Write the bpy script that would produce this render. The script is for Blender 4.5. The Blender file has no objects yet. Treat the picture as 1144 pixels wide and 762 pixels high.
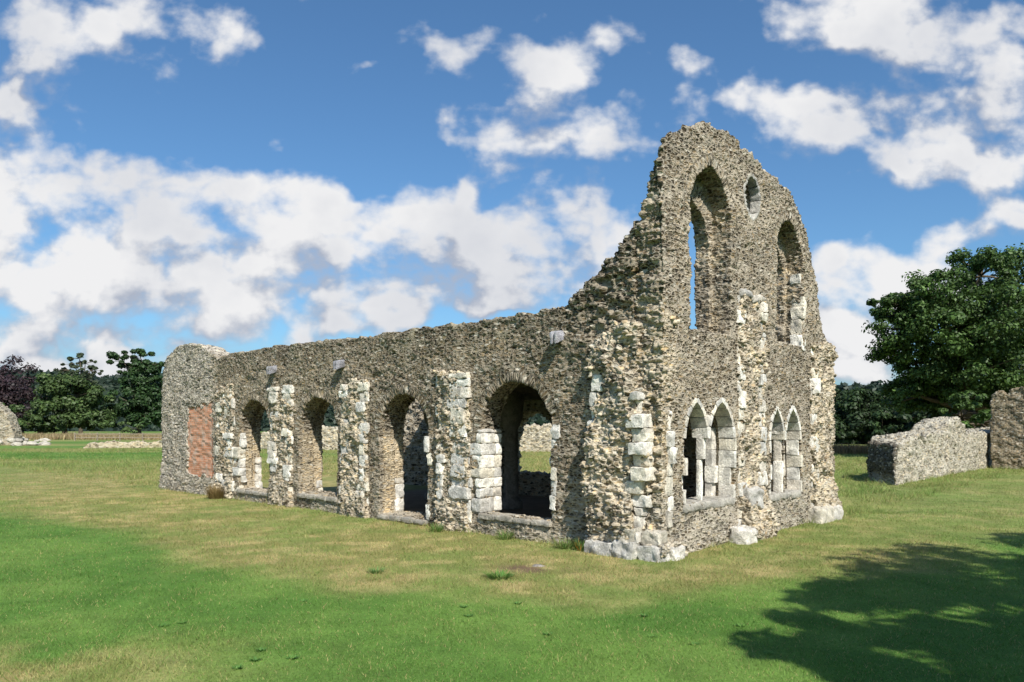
import bpy, math, random
import numpy as np
from mathutils import Vector, Matrix

random.seed(7)
rng = np.random.default_rng(11)
SC = bpy.context.scene
COL = SC.collection

# ------------------------------------------------------------------ survey
# camera 2.2 m above the lawn; f, horizon and the two wall directions were
# measured once from the photograph and turned into a plan of the ruin in metres
EYE, F, U0, V0 = 2.2, 835.0, 572.0, 475.0
TD = np.array([-0.7316, 0.6818]); SD = np.array([0.6817, 0.7316])   # along long wall / gable wall
CX, CY = 2.476, 12.26                                              # outer corner of the ruin

def ground_pt(u, v):
    Y = EYE * F / (v - V0)
    return ((u - U0) / F * Y, Y)

def long_pt(u, v, s=0.0):            # pixel of the survey photo -> (t, z) on the long wall plane
    k = (u - U0) / F
    cx, cy = CX + SD[0] * s, CY + SD[1] * s
    t = (cx - k * cy) / (k * TD[1] - TD[0])
    Y = cy + TD[1] * t
    return t, EYE - (v - V0) * Y / F

def gab_pt(u, v, t=0.0):             # -> (s, z) on the gable wall plane
    k = (u - U0) / F
    cx, cy = CX + TD[0] * t, CY + TD[1] * t
    s = (cx - k * cy) / (k * SD[1] - SD[0])
    Y = cy + SD[1] * s
    return s, EYE - (v - V0) * Y / F

def to_local(t, s, z):               # ruin coordinates -> offsets from the corner in metres
    return np.stack([TD[0] * t + SD[0] * s, TD[1] * t + SD[1] * s, z], -1)

# ------------------------------------------------------------------ noise
def _hash(ix, iy, iz, seed):
    h = (ix.astype(np.int64) * 374761393 + iy.astype(np.int64) * 668265263 + iz.astype(np.int64) * 2147483647 + seed * 974634541) & 0xFFFFFFFF
    h = ((h ^ (h >> 13)) * 1274126177) & 0xFFFFFFFF
    h = ((h ^ (h >> 15)) * 2246822519) & 0xFFFFFFFF
    h = h ^ (h >> 16)
    return (h & 0xFFFFFF).astype(np.float32) / np.float32(0xFFFFFF)

def vnoise(x, y, z, seed=0):
    x, y, z = np.broadcast_arrays(np.asarray(x, np.float32), np.asarray(y, np.float32), np.asarray(z, np.float32))
    fx, fy, fz = np.floor(x), np.floor(y), np.floor(z)
    ix, iy, iz = fx.astype(np.int64), fy.astype(np.int64), fz.astype(np.int64)
    a, b, c = x - fx, y - fy, z - fz
    a = a * a * (3 - 2 * a); b = b * b * (3 - 2 * b); c = c * c * (3 - 2 * c)
    out = 0
    for dx in (0, 1):
        wx = a if dx else 1 - a
        for dy in (0, 1):
            wy = b if dy else 1 - b
            for dz in (0, 1):
                wz = c if dz else 1 - c
                out = out + wx * wy * wz * _hash(ix + dx, iy + dy, iz + dz, seed)
    return out

def fbm(x, y, z, octv=4, seed=0):
    s, a, n = 0, 0.5, 0
    for o in range(octv):
        s = s + a * vnoise(np.asarray(x) * 2 ** o, np.asarray(y) * 2 ** o, np.asarray(z) * 2 ** o, seed + o * 17); n += a; a *= 0.5
    return s / n

def sstep(a, b, x):
    q = np.clip((x - a) / (b - a), 0, 1)
    return q * q * (3 - 2 * q)

# ------------------------------------------------------------------ scene helpers
def empty(name, loc=(0, 0, 0), label=None, cat=None, group=None):
    o = bpy.data.objects.new(name, None); COL.objects.link(o); o.location = loc
    return tag(o, label, cat, group)

def tag(o, label=None, cat=None, group=None, kind=None):
    if label: o['label'] = label
    if cat: o['category'] = cat
    if group: o['group'] = group
    if kind: o['kind'] = kind
    return o

def mesh_obj(name, verts, faces, mat, parent=None, colors=None, smooth=True, loc=None, bed=None, mortar=None):
    verts = np.asarray(verts, np.float32)
    me = bpy.data.meshes.new(name)
    if isinstance(faces, np.ndarray):
        nf, k = faces.shape
        me.vertices.add(len(verts)); me.vertices.foreach_set('co', verts.ravel())
        me.loops.add(nf * k); me.loops.foreach_set('vertex_index', faces.astype(np.int32).ravel())
        me.polygons.add(nf); me.polygons.foreach_set('loop_start', np.arange(0, nf * k, k, dtype=np.int32))
        me.polygons.foreach_set('loop_total', np.full(nf, k, np.int32))
        me.update(calc_edges=True)
    else:
        me.from_pydata([tuple(map(float, v)) for v in verts], [], faces)
    if smooth:
        me.polygons.foreach_set('use_smooth', np.ones(len(me.polygons), bool))
    if colors is not None:
        ca = me.color_attributes.new('tint', 'FLOAT_COLOR', 'POINT')
        c4 = np.ones((len(verts), 4), np.float32); c4[:, :3] = colors
        ca.data.foreach_set('color', c4.ravel())
    if bed is not None:
        va = me.attributes.new('bed', 'FLOAT_VECTOR', 'POINT'); va.data.foreach_set('vector', np.asarray(bed, np.float32).ravel())
    if mortar is not None:
        ca = me.color_attributes.new('mortar', 'FLOAT_COLOR', 'POINT')
        c4 = np.ones((len(verts), 4), np.float32); c4[:, :3] = mortar; ca.data.foreach_set('color', c4.ravel())
    me.update()
    o = bpy.data.objects.new(name, me); COL.objects.link(o)
    me.materials.append(mat)
    if parent: o.parent = parent
    if loc is not None: o.location = loc
    return o

# ------------------------------------------------------------------ materials
def new_mat(name):
    m = bpy.data.materials.new(name); m.use_nodes = True
    nt = m.node_tree
    return m, nt, nt.nodes['Principled BSDF']

def mat_tint(name, rough=0.9, nscale=40, namp=0.35, bump=0.4, bdist=0.01, spec=0.2, transl=0.0, nscale2=6.0, namp2=0.25):
    m, nt, b = new_mat(name)
    at = nt.nodes.new('ShaderNodeAttribute'); at.attribute_name = 'tint'
    tc = nt.nodes.new('ShaderNodeTexCoord')
    n1 = nt.nodes.new('ShaderNodeTexNoise'); n1.inputs['Scale'].default_value = nscale; n1.inputs['Detail'].default_value = 6; n1.inputs['Roughness'].default_value = 0.65
    n2 = nt.nodes.new('ShaderNodeTexNoise'); n2.inputs['Scale'].default_value = nscale2; n2.inputs['Detail'].default_value = 4
    nt.links.new(tc.outputs['Object'], n1.inputs['Vector']); nt.links.new(tc.outputs['Object'], n2.inputs['Vector'])
    def rng_map(src, amp):
        r = nt.nodes.new('ShaderNodeMapRange'); r.inputs[1].default_value = 0.25; r.inputs[2].default_value = 0.75
        r.inputs[3].default_value = 1 - amp; r.inputs[4].default_value = 1 + amp
        nt.links.new(src.outputs['Fac'], r.inputs[0]); return r
    r1, r2 = rng_map(n1, namp), rng_map(n2, namp2)
    mu = nt.nodes.new('ShaderNodeMath'); mu.operation = 'MULTIPLY'
    nt.links.new(r1.outputs[0], mu.inputs[0]); nt.links.new(r2.outputs[0], mu.inputs[1])
    vm = nt.nodes.new('ShaderNodeVectorMath'); vm.operation = 'SCALE'
    nt.links.new(at.outputs['Color'], vm.inputs[0]); nt.links.new(mu.outputs[0], vm.inputs['Scale'])
    nt.links.new(vm.outputs[0], b.inputs['Base Color'])
    b.inputs['Roughness'].default_value = rough
    b.inputs['Specular IOR Level'].default_value = spec
    if bump:
        bp = nt.nodes.new('ShaderNodeBump'); bp.inputs['Strength'].default_value = bump; bp.inputs['Distance'].default_value = bdist
        nt.links.new(n1.outputs['Fac'], bp.inputs['Height']); nt.links.new(bp.outputs[0], b.inputs['Normal'])
    if transl:
        tr = nt.nodes.new('ShaderNodeBsdfTranslucent'); mx = nt.nodes.new('ShaderNodeMixShader'); mx.inputs[0].default_value = transl
        nt.links.new(vm.outputs[0], tr.inputs['Color'])
        out = nt.nodes['Material Output']
        nt.links.new(b.outputs[0], mx.inputs[1]); nt.links.new(tr.outputs[0], mx.inputs[2]); nt.links.new(mx.outputs[0], out.inputs['Surface'])
    return m

def mat_rubble():
    """walling stones laid in beds: cells of the 'bed' coordinate (one unit per stone), pale mortar between them"""
    m, nt, b = new_mat('rubble_stone')
    N, L = nt.nodes, nt.links
    def A(name):
        q = N.new('ShaderNodeAttribute'); q.attribute_name = name; return q
    def mth(op, x, y=None, z=None):
        q = N.new('ShaderNodeMath'); q.operation = op
        for i, v in enumerate((x, y, z)):
            if v is None: continue
            if isinstance(v, (int, float)): q.inputs[i].default_value = v
            else: L.new(v, q.inputs[i])
        return q.outputs[0]
    def mr(v, a, c, lo, hi):
        q = N.new('ShaderNodeMapRange'); q.interpolation_type = 'SMOOTHSTEP'
        for i, x in zip((1, 2, 3, 4), (a, c, lo, hi)): q.inputs[i].default_value = x
        L.new(v, q.inputs[0]); return q.outputs[0]
    bed, tint, mort = A('bed'), A('tint'), A('mortar')
    wn = N.new('ShaderNodeTexNoise'); wn.inputs['Scale'].default_value = 1.1; wn.inputs['Detail'].default_value = 3; L.new(bed.outputs['Vector'], wn.inputs['Vector'])
    wv = N.new('ShaderNodeVectorMath'); wv.operation = 'MULTIPLY_ADD'; wv.inputs[1].default_value = (.8, .8, .5); wv.inputs[2].default_value = (-.4, -.4, -.25)
    L.new(wn.outputs['Color'], wv.inputs[0])
    q = N.new('ShaderNodeVectorMath'); q.operation = 'ADD'; L.new(bed.outputs['Vector'], q.inputs[0]); L.new(wv.outputs[0], q.inputs[1])
    v1 = N.new('ShaderNodeTexVoronoi'); v1.feature = 'F1'; v2 = N.new('ShaderNodeTexVoronoi'); v2.feature = 'DISTANCE_TO_EDGE'
    for v in (v1, v2):
        v.inputs['Scale'].default_value = 1.18; v.inputs['Randomness'].default_value = .82; L.new(q.outputs[0], v.inputs['Vector'])
    sp = N.new('ShaderNodeSeparateColor'); L.new(v1.outputs['Color'], sp.inputs[0])
    fn = N.new('ShaderNodeTexNoise'); fn.inputs['Scale'].default_value = 3.1; fn.inputs['Detail'].default_value = 5; fn.inputs['Roughness'].default_value = .65; L.new(bed.outputs['Vector'], fn.inputs['Vector'])
    edge = mth('ADD', v2.outputs['Distance'], mth('MULTIPLY', mth('SUBTRACT', fn.outputs['Fac'], .5), .10))
    lf = N.new('ShaderNodeTexNoise'); lf.inputs['Scale'].default_value = .16; lf.inputs['Detail'].default_value = 3; L.new(bed.outputs['Vector'], lf.inputs['Vector'])
    wash = mr(lf.outputs['Fac'], .45, .70, .0, .11)
    edge = mth('SUBTRACT', edge, wash)
    m_ = mr(edge, .03, .15, 0, 1)
    val = mth('MULTIPLY', mr(sp.outputs[0], 0, 1, .26, 1.34), mr(fn.outputs['Fac'], .25, .75, .62, 1.35))
    hue = N.new('ShaderNodeMix'); hue.data_type = 'RGBA'; hue.inputs['A'].default_value = (1.10, .98, .80, 1); hue.inputs['B'].default_value = (.95, .99, 1.04, 1); L.new(sp.outputs[1], hue.inputs['Factor'])
    vm = N.new('ShaderNodeVectorMath'); vm.operation = 'MULTIPLY'; L.new(tint.outputs['Color'], vm.inputs[0]); L.new(hue.outputs['Result'], vm.inputs[1])
    vs = N.new('ShaderNodeVectorMath'); vs.operation = 'SCALE'; L.new(vm.outputs[0], vs.inputs[0]); L.new(val, vs.inputs['Scale'])
    pl = N.new('ShaderNodeMix'); pl.data_type = 'RGBA'; pl.inputs['B'].default_value = (.54, .50, .42, 1); L.new(vs.outputs[0], pl.inputs['A']); L.new(mr(sp.outputs[2], .80, .97, 0, .85), pl.inputs['Factor'])
    mv = N.new('ShaderNodeVectorMath'); mv.operation = 'SCALE'; L.new(mort.outputs['Color'], mv.inputs[0]); L.new(mr(fn.outputs['Fac'], .25, .75, .7, 1.3), mv.inputs['Scale'])
    mx = N.new('ShaderNodeMix'); mx.data_type = 'RGBA'; L.new(m_, mx.inputs['Factor']); L.new(mv.outputs[0], mx.inputs['A']); L.new(pl.outputs['Result'], mx.inputs['B'])
    L.new(mx.outputs['Result'], b.inputs['Base Color']); b.inputs['Roughness'].default_value = .93; b.inputs['Specular IOR Level'].default_value = .15
    hgt = mth('ADD', mth('MULTIPLY', mr(edge, .0, .26, 0, 1), mth('MULTIPLY_ADD', sp.outputs[1], .8, .35)), mth('MULTIPLY', fn.outputs['Fac'], .45))
    bp = N.new('ShaderNodeBump'); bp.inputs['Strength'].default_value = .9; bp.inputs['Distance'].default_value = .033
    L.new(hgt, bp.inputs['Height']); L.new(bp.outputs[0], b.inputs['Normal'])
    return m
M_RUBBLE = mat_rubble()
M_ASHLAR = mat_tint('dressed_stone', 0.9, 26, 0.42, 0.9, 0.03, nscale2=6, namp2=0.35)
M_LEAF = mat_tint('leaf', 0.55, 3.0, 0.25, 0, 0, spec=0.35, transl=0.25, nscale2=0.35, namp2=0.3)
M_BARK = mat_tint('bark', 0.95, 14, 0.4, 0.6, 0.03)
M_GRASS = mat_tint('grass_blade', 0.6, 5, 0.15, 0, 0, spec=0.25, transl=0.25, nscale2=0.7, namp2=0.15)
M_GROUND = mat_tint('turf', 0.95, 30, 0.35, 0.6, 0.02, nscale2=2.2, namp2=0.22)
M_WOOD = mat_tint('weathered_wood', 0.9, 20, 0.3, 0.3, 0.01)

# ------------------------------------------------------------------ surface nets on a signed field (negative inside)
def surface_net(ax, ay, az, D):
    neg = D < 0
    nx, ny, nz = D.shape
    c = np.zeros((nx - 1, ny - 1, nz - 1), np.uint8)
    for i in (0, 1):
        for j in (0, 1):
            for k in (0, 1):
                c += neg[i:nx - 1 + i, j:ny - 1 + j, k:nz - 1 + k]
    act = (c > 0) & (c < 8)
    I, J, K = np.nonzero(act)
    idx = np.full(act.shape, -1, np.int32); idx[I, J, K] = np.arange(len(I), dtype=np.int32)
    acc = np.zeros((len(I), 3), np.float32); cnt = np.zeros(len(I), np.float32)
    corner = [(i, j, k) for i in (0, 1) for j in (0, 1) for k in (0, 1)]
    vals = {q: D[I + q[0], J + q[1], K + q[2]] for q in corner}
    for a in corner:
        for d in range(3):
            if a[d] == 0:
                bq = list(a); bq[d] = 1; bq = tuple(bq)
                va, vb = vals[a], vals[bq]
                m = (va < 0) != (vb < 0)
                w = np.where(m, va / np.where(m, va - vb, 1), 0)
                p = np.empty((len(I), 3), np.float32)
                for e in range(3):
                    p[:, e] = a[e]
                p[:, d] = w
                acc += p * m[:, None]; cnt += m
    acc /= cnt[:, None]
    X = ax[I] + (ax[I + 1] - ax[I]) * acc[:, 0]
    Y = ay[J] + (ay[J + 1] - ay[J]) * acc[:, 1]
    Z = az[K] + (az[K + 1] - az[K]) * acc[:, 2]
    quads = []
    m = neg[:-1, 1:-1, 1:-1] != neg[1:, 1:-1, 1:-1]
    i, j, k = np.nonzero(m); j += 1; k += 1
    q = np.stack([idx[i, j - 1, k - 1], idx[i, j, k - 1], idx[i, j, k], idx[i, j - 1, k]], -1)
    fl = neg[i, j, k]; q[~fl] = q[~fl][:, ::-1]; quads.append(q)
    m = neg[1:-1, :-1, 1:-1] != neg[1:-1, 1:, 1:-1]
    i, j, k = np.nonzero(m); i += 1; k += 1
    q = np.stack([idx[i - 1, j, k - 1], idx[i - 1, j, k], idx[i, j, k], idx[i, j, k - 1]], -1)
    fl = neg[i, j, k]; q[~fl] = q[~fl][:, ::-1]; quads.append(q)
    m = neg[1:-1, 1:-1, :-1] != neg[1:-1, 1:-1, 1:]
    i, j, k = np.nonzero(m); i += 1; j += 1
    q = np.stack([idx[i - 1, j - 1, k], idx[i, j - 1, k], idx[i, j, k], idx[i - 1, j, k]], -1)
    fl = neg[i, j, k]; q[~fl] = q[~fl][:, ::-1]; quads.append(q)
    return np.stack([X, Y, Z], -1).astype(np.float32), np.concatenate(quads)

def vert_normals(P, Fq):
    e1 = P[Fq[:, 2]] - P[Fq[:, 0]]; e2 = P[Fq[:, 3]] - P[Fq[:, 1]]
    fn = np.cross(e1, e2)
    N = np.zeros_like(P)
    for k in range(4):
        for d in range(3):
            N[:, d] += np.bincount(Fq[:, k], fn[:, d], len(P)).astype(np.float32)
    return N / (np.linalg.norm(N, axis=1, keepdims=True) + 1e-9)

def cells(Q, seed, jit=(0.85, 0.85, 0.55)):
    """nearest and second nearest jittered cell of unit cells: F1, F2, random numbers of the cell, offset to its centre"""
    B = np.floor(Q).astype(np.int64)
    n = len(Q)
    f1 = np.full(n, 9, np.float32); f2 = np.full(n, 9, np.float32)
    rid = np.zeros(n, np.float32); off = np.zeros((n, 3), np.float32); best = np.zeros((n, 3), np.int64)
    for dx in (-1, 0, 1):
        for dy in (-1, 0, 1):
            for dz in (-1, 0, 1):
                c = B + np.array([dx, dy, dz])
                ox = (_hash(c[:, 0], c[:, 1], c[:, 2], seed) - .5) * jit[0] + .5 + ((c[:, 2] & 1) * 0.5 - .25)
                oy = (_hash(c[:, 0], c[:, 1], c[:, 2], seed + 1) - .5) * jit[1] + .5 + ((c[:, 2] & 1) * 0.5 - .25)
                oz = (_hash(c[:, 0], c[:, 1], c[:, 2], seed + 2) - .5) * jit[2] + .5
                d = Q - c - np.stack([ox, oy, oz], -1)
                dd = np.sqrt((d * d).sum(1))
                m = dd < f1
                f2 = np.where(m, f1, np.minimum(f2, dd))
                f1 = np.where(m, dd, f1)
                off[m] = d[m]; best[m] = c[m]
    r = [_hash(best[:, 0], best[:, 1], best[:, 2], seed + 5 + k) for k in range(5)]
    return f1, f2, r, off

PALETTE = np.array([[.33, .26, .17], [.30, .265, .215], [.17, .145, .115], [.47, .42, .335], [.24, .18, .115], [.36, .315, .24], [.40, .33, .22], [.205, .18, .15]], np.float32)

def rubble(P, N, size=(.17, .17, .07), seed=3, amp=.03, pro=.035, tilt=.2, rough=0.02, holes=.04, warpc=None, edge=.28, torn=None):
    """displace a shell by its stones; returns points and a colour per point"""
    Q = (P if warpc is None else warpc).astype(np.float32)
    wob = np.stack([vnoise(Q[:, 0] * 1.7, Q[:, 1] * 1.7, Q[:, 2] * 1.7, seed + 40 + k) - .5 for k in range(3)], -1)
    wob2 = np.stack([vnoise(Q[:, 0] * 9, Q[:, 1] * 9, Q[:, 2] * 9, seed + 60 + k) - .5 for k in range(3)], -1)
    Qs = (Q + wob * np.array([.12, .12, .06]) + wob2 * np.array([.03, .03, .018])) / np.array(size, np.float32)
    f1, f2, r, off = cells(Qs, seed)
    e = sstep(0.02, edge, f2 - f1)
    h = amp * (e - .6) + pro * (r[0] - .5) * e
    tl = np.stack([r[1] - .5, r[2] - .5, r[3] - .5], -1)
    h = h + tilt * (tl * off * np.array(size)).sum(1) * e * 2
    h = np.where(r[4] < holes, h - .05 * e, h)
    h = h + rough * (fbm(P[:, 0] * 9, P[:, 1] * 9, P[:, 2] * 14, 3, seed + 90) - .5)
    ci = np.minimum((r[1] * len(PALETTE)).astype(int), len(PALETTE) - 1)
    col = PALETTE[ci] * (0.72 + .56 * r[2])[:, None]
    col = col + (PALETTE[(ci + 3) % len(PALETTE)] - col) * (0.35 * r[3])[:, None]
    mean = PALETTE.mean(0); col = mean + (col - mean) * .45
    if torn is not None:                                            # broken core: deeper holes and ledges
        k = torn(P, N)
        led = vnoise(P[:, 0] * 4, P[:, 1] * 4, P[:, 2] * 8.5, seed + 95) - .5
        led2 = vnoise(P[:, 0] * 8, P[:, 1] * 8, P[:, 2] * 15, seed + 96) - .5
        h = h * (1 + 1.0 * k) + k * (.11 * led + .09 * led2)
        col = col * (1 - .08 * k)[:, None]
    return P + N * h[:, None], col, e, r

def stone_mesh(name, axes, field, parent, post=None, mat=None, **kw):
    P, Fq = surface_net(*axes, field)
    N = vert_normals(P, Fq)
    warpc = kw.pop('warp')(P) if 'warp' in kw else None
    mort = kw.pop('mortar', (.42, .37, .29))
    P2, col, e, r = rubble(P, N, warpc=warpc, **kw)
    mt = np.tile(np.array([mort], np.float32), (len(P), 1))
    if post is not None:
        col = post(P, N, col, e, r)
        mt = mt + (col * 1.35 - mt) * .45
    bedc = (P if warpc is None else warpc) / np.array(kw.get('size', (.17, .17, .07)))
    o = mesh_obj(name, to_local(P2[:, 0], P2[:, 1], P2[:, 2]), Fq, mat or M_RUBBLE, parent, np.clip(col, .01, .9), bed=bedc, mortar=np.clip(mt, .02, .8))
    return o

def graded(a, b, h0, h1, p0=None):
    """axis from a to b whose step grows from h0 to h1"""
    out = [a]; x = a
    while x < b:
        f = (x - a) / (b - a)
        x = x + h0 + (h1 - h0) * f; out.append(x)
    return np.array(out, np.float32)

def lancet(x, z, xc, w, z0, zs, za):
    """2D signed distance-like value of an arched opening: half width w, sill z0, spring zs, apex za"""
    h = max(za - zs, w); R = (h * h + w * w) / (2 * w); c = R - w
    dx = np.abs(x - xc)
    up = np.sqrt((dx + c) ** 2 + (z - zs) ** 2) - R
    lo = dx - w
    d = np.where(z > zs, up, lo)
    return np.maximum(d, z0 - z)

# ------------------------------------------------------------------ dressed blocks
class Blocks:
    def __init__(s): s.V = []; s.F = []; s.C = []; s.n = 0
    def add(s, lo, hi, tint, seed=0, res=0.04, rnd=.018, nz=.012, M=None):
        """rounded stone block between two corners given in ruin coordinates (t, s, z); M optional map of points"""
        lo = np.array(lo, float); hi = np.array(hi, float)
        ext = hi - lo
        nseg = [int(min(9, max(3, round(x / res)))) for x in ext]
        for ax in range(3):
            a, b = [q for q in range(3) if q != ax]
            na, nb = nseg[a], nseg[b]
            for side in (0, 1):
                ga, gb = np.meshgrid(np.linspace(0, 1, na + 1), np.linspace(0, 1, nb + 1), indexing='ij')
                p = np.zeros((na + 1, nb + 1, 3)); p[..., a] = ga; p[..., b] = gb; p[..., ax] = side
                q = lo + p * ext
                r = min(rnd, ext.min() * .4)
                inner = np.clip(q, lo + r, hi - r)
                d = q - inner; L = np.linalg.norm(d, axis=-1, keepdims=True)
                q = inner + d / np.maximum(L, 1e-9) * r
                f = q.reshape(-1, 3)
                k = 11.
                nn = np.stack([fbm(f[:, 0] * k, f[:, 1] * k, f[:, 2] * k, 2, seed * 3 + c) - .5 for c in range(3)], -1)
                f = f + nn * nz * 2
                base = s.n
                idx = (np.arange((na + 1) * (nb + 1)).reshape(na + 1, nb + 1) + base)
                fq = np.stack([idx[:-1, :-1], idx[1:, :-1], idx[1:, 1:], idx[:-1, 1:]], -1).reshape(-1, 4)
                flip = (side == 0) ^ (ax == 1)
                if flip: fq = fq[:, ::-1]
                if M is not None: f = M(f)
                st = fbm(f[:, 0] * 3, f[:, 1] * 3, f[:, 2] * 3, 3, 77)
                st2 = fbm(f[:, 0] * 8, f[:, 1] * 8, f[:, 2] * 8, 3, 97)
                tone = np.array(tint) * (1 + .25 * (st[:, None] - .5) * 2)
                grey = np.array([.30, .29, .27])
                tone = tone + (grey - tone) * (sstep(.56, .72, st2) * .5)[:, None]
                s.V.append(f); s.F.append(fq); s.C.append(tone); s.n += len(f)
    def build(s, name, parent, mat=None):
        V = np.concatenate(s.V); 
        return mesh_obj(name, to_local(V[:, 0], V[:, 1], V[:, 2]), np.concatenate(s.F), mat or M_ASHLAR, parent, np.clip(np.concatenate(s.C), .02, .85), smooth=True)

def pale(r):
    c = [(.70, .665, .60), (.64, .59, .51), (.76, .73, .66), (.56, .54, .50), (.66, .61, .51)][int(r.random() * 5)]
    k = .88 + .24 * r.random()
    return tuple(q * k for q in c)

def quoin(parent, *a, name='quoin_strip', **kw):
    b = Blocks(); strip(b, *a, **kw); return b.build(name, parent)
def strip(bl, face, a0, a1, z0, z1, n0, n1, seed, hmin=.16, hmax=.34, jig=.06, lean=0, skip=0.0, nz=.032, rnd=.022):
    """a stack of worn blocks: face 'long' (a = t, n = s) or 'gab' (a = s, n = t)"""
    r = random.Random(seed); z = z0; k = 0
    while z < z1 - .05:
        h = min(r.uniform(hmin, hmax), z1 - z)
        if z1 - z - h < .08: h = z1 - z
        ja, jb = r.uniform(-1, 1) * jig, r.uniform(-1, 1) * jig
        f = (z - z0) / (z1 - z0)
        lo = (a0 + ja + lean * f, n0 + r.uniform(-.03, .08), z + .002); hi = (a1 + jb + lean * f, n1, z + h - .002)
        if r.random() < skip:
            lo = (lo[0] + .02, lo[1] + .09, lo[2]); hi = (hi[0] - .02, hi[1], hi[2])
        if 1:
            if face == 'long': bl.add(lo, hi, pale(r), seed + k, rnd=rnd, nz=nz)
            else: bl.add((lo[1], lo[0], lo[2]), (hi[1], hi[0], hi[2]), pale(r), seed + k, rnd=rnd, nz=nz)
        z += h; k += 1

# ================================================================== THE RUIN
ruin = empty('abbey_ruin', (CX, CY, 0), 'roofless rubble stone ruin with four arches along its side and a tall pierced gable', 'ruin')

# ---- long wall ----------------------------------------------------
top_px = [(182, 412), (187, 400), (197, 389), (210, 383), (226, 386), (237, 393), (243, 399), (262, 394), (275, 391), (300, 388), (330, 384), (360, 381), (400, 376), (440, 371), (480, 365), (520, 359), (560, 355), (600, 349), (630, 341), (648, 333), (662, 318), (676, 300), (690, 286), (702, 268), (712, 246)]
tp = np.array([long_pt(u, v) for u, v in top_px]); tp[:, 1] += .13 * sstep(2.2, 1.4, tp[:, 0]); tp = tp[np.argsort(tp[:, 0])]
LEN = long_pt(180, 545)[0]
arch_px = [  # left u, right u, apex v, spring v, sill v
    (537, 615, 433, 480, 577), (424, 477, 441, 482, 577), (334, 377, 446, 483, 553), (267, 301, 447, 482, 548)]
ARCH = []
for (ul, ur, va, vs, vz) in arch_px:
    um = (ul + ur) / 2
    t1, t0 = long_pt(ul, V0)[0], long_pt(ur, V0)[0]
    tc = (t0 + t1) / 2
    um = U0 + F * (CX + TD[0] * tc) / (CY + TD[1] * tc)
    ARCH.append(dict(tc=tc, w=(t1 - t0) / 2, za=long_pt(um, va)[1], zs=long_pt(um, vs)[1], z0=long_pt(um, vz)[1]))
THK = .72
ta = graded(-.05, LEN + .35, .022, .034); sa = np.arange(-.22, THK + .22, .026).astype(np.float32); za = np.arange(-.12, 5.9, .025).astype(np.float32)
T, Z = np.meshgrid(ta, za, indexing='ij')
topz = np.interp(T, tp[:, 0], tp[:, 1]) + .13 * (fbm(T * 1.3, 0 * T, 3.3, 3, 5) - .5) + .11 * (vnoise(T * 5, 0 * T, 7.7, 9) - .5)
out2 = np.maximum(Z - topz, np.maximum(T - (LEN - .09 * Z * .6 + .35 * (fbm(Z * 1.2, 0 * Z, 1.1, 3, 8) - .5)), .55 - T)).astype(np.float32)
face = (-.05 * (fbm(T * .9, Z * .9, 0, 3, 21) - .5) - .07 * (vnoise(T * 2.6, Z * 2.6, .5, 23) - .5)).astype(np.float32)
face -= .05 * sstep(16.1, 16.6, T)                                   # end block stands a little proud
brick_t = (long_pt(237, V0)[0], long_pt(211, V0)[0]); 
bz0 = long_pt(224, 531)[1]; bz1 = long_pt(224, 452)[1]
D = np.full((len(ta), len(sa), len(za)), 9, np.float32)
opens = []
for k, A in enumerate(ARCH):
    rag = .05 * (fbm(T * 3, Z * 3, 4.4 + k, 3, 31) - .5)
    opens.append(lancet(T, Z, A['tc'], A['w'], A['z0'], A['zs'], A['za']).astype(np.float32) + rag.astype(np.float32))
panel = np.maximum(np.maximum(brick_t[0] - T, T - brick_t[1]), np.maximum(bz0 - Z, Z - bz1)).astype(np.float32)
panel_r = panel + (.30 * (vnoise(T * 5, Z * 8, 6.6, 92) - .5) + .30 * (fbm(T * 2.2, Z * 2.2, 3.1, 3, 93) - .45) * sstep(bz1 - .9, bz1, Z)).astype(np.float32)
for j, s in enumerate(sa):
    w = np.maximum(out2 + .10 * max(0, (s - .3)) , np.maximum(face - s, s - THK - .3 * face))
    for k, o in enumerate(opens):
        inner = 0.0 if s < .42 else (.10 if k == 0 else .07)          # wider rere-arch at the back
        spl = [-.05, .10, .12, .06][k] * max(0, s)
        w = np.maximum(w, -(o + spl - inner))
    w = np.maximum(w, -np.maximum(panel_r, s - .05))
    D[:, j, :] = w
D += (.03 * (vnoise(ta[:, None, None] * 4.2, sa[None, :, None] * 4.2, za[None, None, :] * 6, 51) - .5)).astype(np.float32)

def warp_long(P):
    Q = P.copy()
    for A in ARCH:                                                  # radial stones of the arch rings
        x, z = P[:, 0] - A['tc'], P[:, 2] - A['zs']
        h = max(A['za'] - A['zs'], A['w']); R = (h * h + A['w'] ** 2) / (2 * A['w']); c = R - A['w']
        rr = np.sqrt((np.abs(x) + c) ** 2 + z ** 2); ang = np.arctan2(z, np.abs(x) + c)
        m = (z > -.05) & (rr < R + .21) & (P[:, 1] < .5) & (rr > R - .4)
        Q[m, 2] = (ang * (R + .1) * .95)[m] + np.sign(x[m]) * 20
        Q[m, 0] = (rr - R)[m] * .55 + 50
    return Q

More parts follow.
